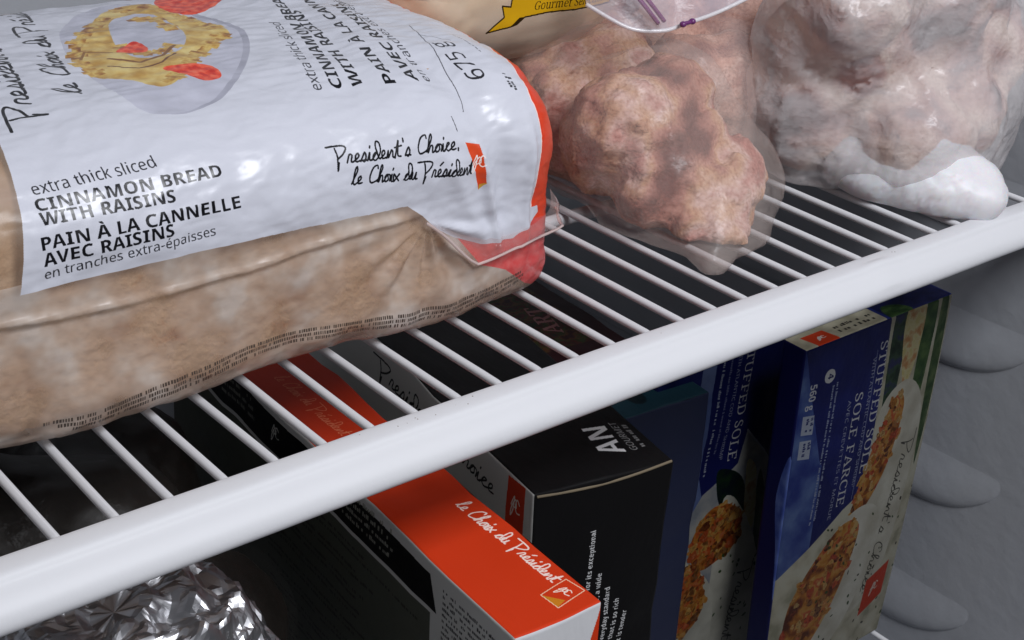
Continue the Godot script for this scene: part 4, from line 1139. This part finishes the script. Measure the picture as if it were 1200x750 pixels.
	pr.small(Vector2(0.0435, H - 0.01), down, 0.05, 1, 0.003, 0.0014, Color(0.5, 0.52, 0.68), 60)
	pr.small(Vector2(0.0385, H - 0.014), down, 0.062, 1, 0.0026, 0.0016, Color(0.74, 0.77, 0.86), 61)
	return pr

func fish_side() -> Print:
	var pr := Print.new(Vector2(0.023, 0.19), 4000, Color(0.075, 0.09, 0.3))
	pr.mottle(pr.soft([Vector2(0.023, 0.135), Vector2(0.013, 0.115), Vector2(0.019, 0.085), Vector2(0.023, 0.06)]), [Color(0.25, 0.32, 0.6), Color(0.4, 0.48, 0.72)], 60.0, 5)
	return pr

func fish_top() -> Print:
	var pr := Print.new(Vector2(0.102, 0.023), 5000, Color(0.15, 0.2, 0.5))
	pr.mottle([Vector2(0.0, 0), Vector2(0.054, 0), Vector2(0.054, 0.023), Vector2(0.0, 0.023)], [Color(0.7, 0.68, 0.58), Color(0.84, 0.82, 0.72)], 60.0, 7)
	pr.poly([Vector2(0.008, 0.0), Vector2(0.022, 0.0), Vector2(0.02, 0.016), Vector2(0.006, 0.016)], Color(0.88, 0.28, 0.13))
	emblem(pr, Vector2(0.0145, 0.008), Vector2(0.0048, 0), Vector2(0, 0.0055), Color(0.95, 0.9, 0.86), 0.0007)
	pr.small(Vector2(0.026, 0.012), Vector2(1, 0), 0.024, 2, 0.006, 0.0034, Color(0.2, 0.19, 0.16), 12, 0.0)
	pr.mottle([Vector2(0.056, 0), Vector2(0.1, 0), Vector2(0.1, 0.023), Vector2(0.056, 0.023)], [Color(0.08, 0.1, 0.28), Color(0.12, 0.14, 0.36)], 90.0, 8)
	pr.mottle(pr.soft([Vector2(0.057, 0.0), Vector2(0.072, 0.0), Vector2(0.07, 0.012), Vector2(0.06, 0.016)]), [Color(0.14, 0.26, 0.12), Color(0.3, 0.42, 0.22)], 120.0, 9)
	return pr

# ---------------------------------------------------------------- foil parcel and dark bag at the lower left
func foil_and_bag():
	var o := thing("foil_parcel", "crumpled aluminium foil parcel under the front rail at lower left", "foil parcel", Vector3(0.024, -0.2435, -0.026))
	var nz := FastNoiseLite.new(); nz.seed = 95; nz.frequency = 55; nz.noise_type = FastNoiseLite.TYPE_CELLULAR; nz.cellular_return_type = FastNoiseLite.RETURN_DISTANCE2_SUB; nz.fractal_octaves = 2
	var n2 := FastNoiseLite.new(); n2.seed = 96; n2.frequency = 45; n2.fractal_octaves = 3
	var pos := PackedVector3Array()
	var nu := 110; var nv := 90
	for i in nu:
		for j in nv:
			var a := TAU * i / (nu - 1)
			var b := PI * (float(j) / (nv - 1) - 0.5)
			var p := Vector3(signf(sin(a)) * pow(absf(sin(a)), 0.6) * pow(maxf(cos(b), 0), 0.6) * 0.056, 0.103 + signf(sin(b)) * pow(absf(sin(b)), 0.6) * 0.102, signf(cos(a)) * pow(absf(cos(a)), 0.6) * pow(maxf(cos(b), 0), 0.6) * 0.035)
			var d := 0.008 * nz.get_noise_3dv(p) + 0.008 * n2.get_noise_3dv(p)
			pos.append(p + (p - Vector3(0, 0.103, 0)).normalized() * d)
	var fm := plain(Color(0.78, 0.78, 0.79), 0.36); fm.metallic = 1.0
	mesh("foil", sheet(pos, nu, nv, PackedVector2Array(), PackedColorArray(), true), fm, o)
	var at := Vector3(0.02, -0.2435, -0.13)
	o = thing("dark_bag", "glossy clear plastic bag of dark brown food behind the foil parcel", "food bag", at)
	var l := []
	for q in [[-0.07, 0.15, -0.05], [-0.04, 0.155, -0.03], [0.0, 0.157, 0.0], [0.035, 0.155, 0.02], [0.052, 0.13, 0.055], [0.06, 0.15, -0.02], [0.06, 0.15, -0.07], [0.02, 0.15, -0.07], [-0.03, 0.15, 0.03], [0.02, 0.06, 0.04], [-0.03, 0.06, 0.0], [0.0, 0.1, -0.04]]:
		l.append([Vector3(q[0], q[1], q[2]), 0.034, Vector3(q[0], q[1] * 0.6 + 0.02, q[2]), 0.034])
	var dm := plain(Color(0.10, 0.075, 0.055), 0.6)
	mesh("brown_food", blob_mesh(l, 0.004, 0.012, 0.004, 40, 97, 0.001), dm, o)
	for q in l: q[1] += 0.004; q[3] += 0.004
	mesh("film", blob_mesh(l, 0.0035, 0.02, 0.004, 40, 98, 0.0005, null, true), film(Color(0.35, 0.33, 0.31), 0.05, 0.3, 5.0, 99), o)
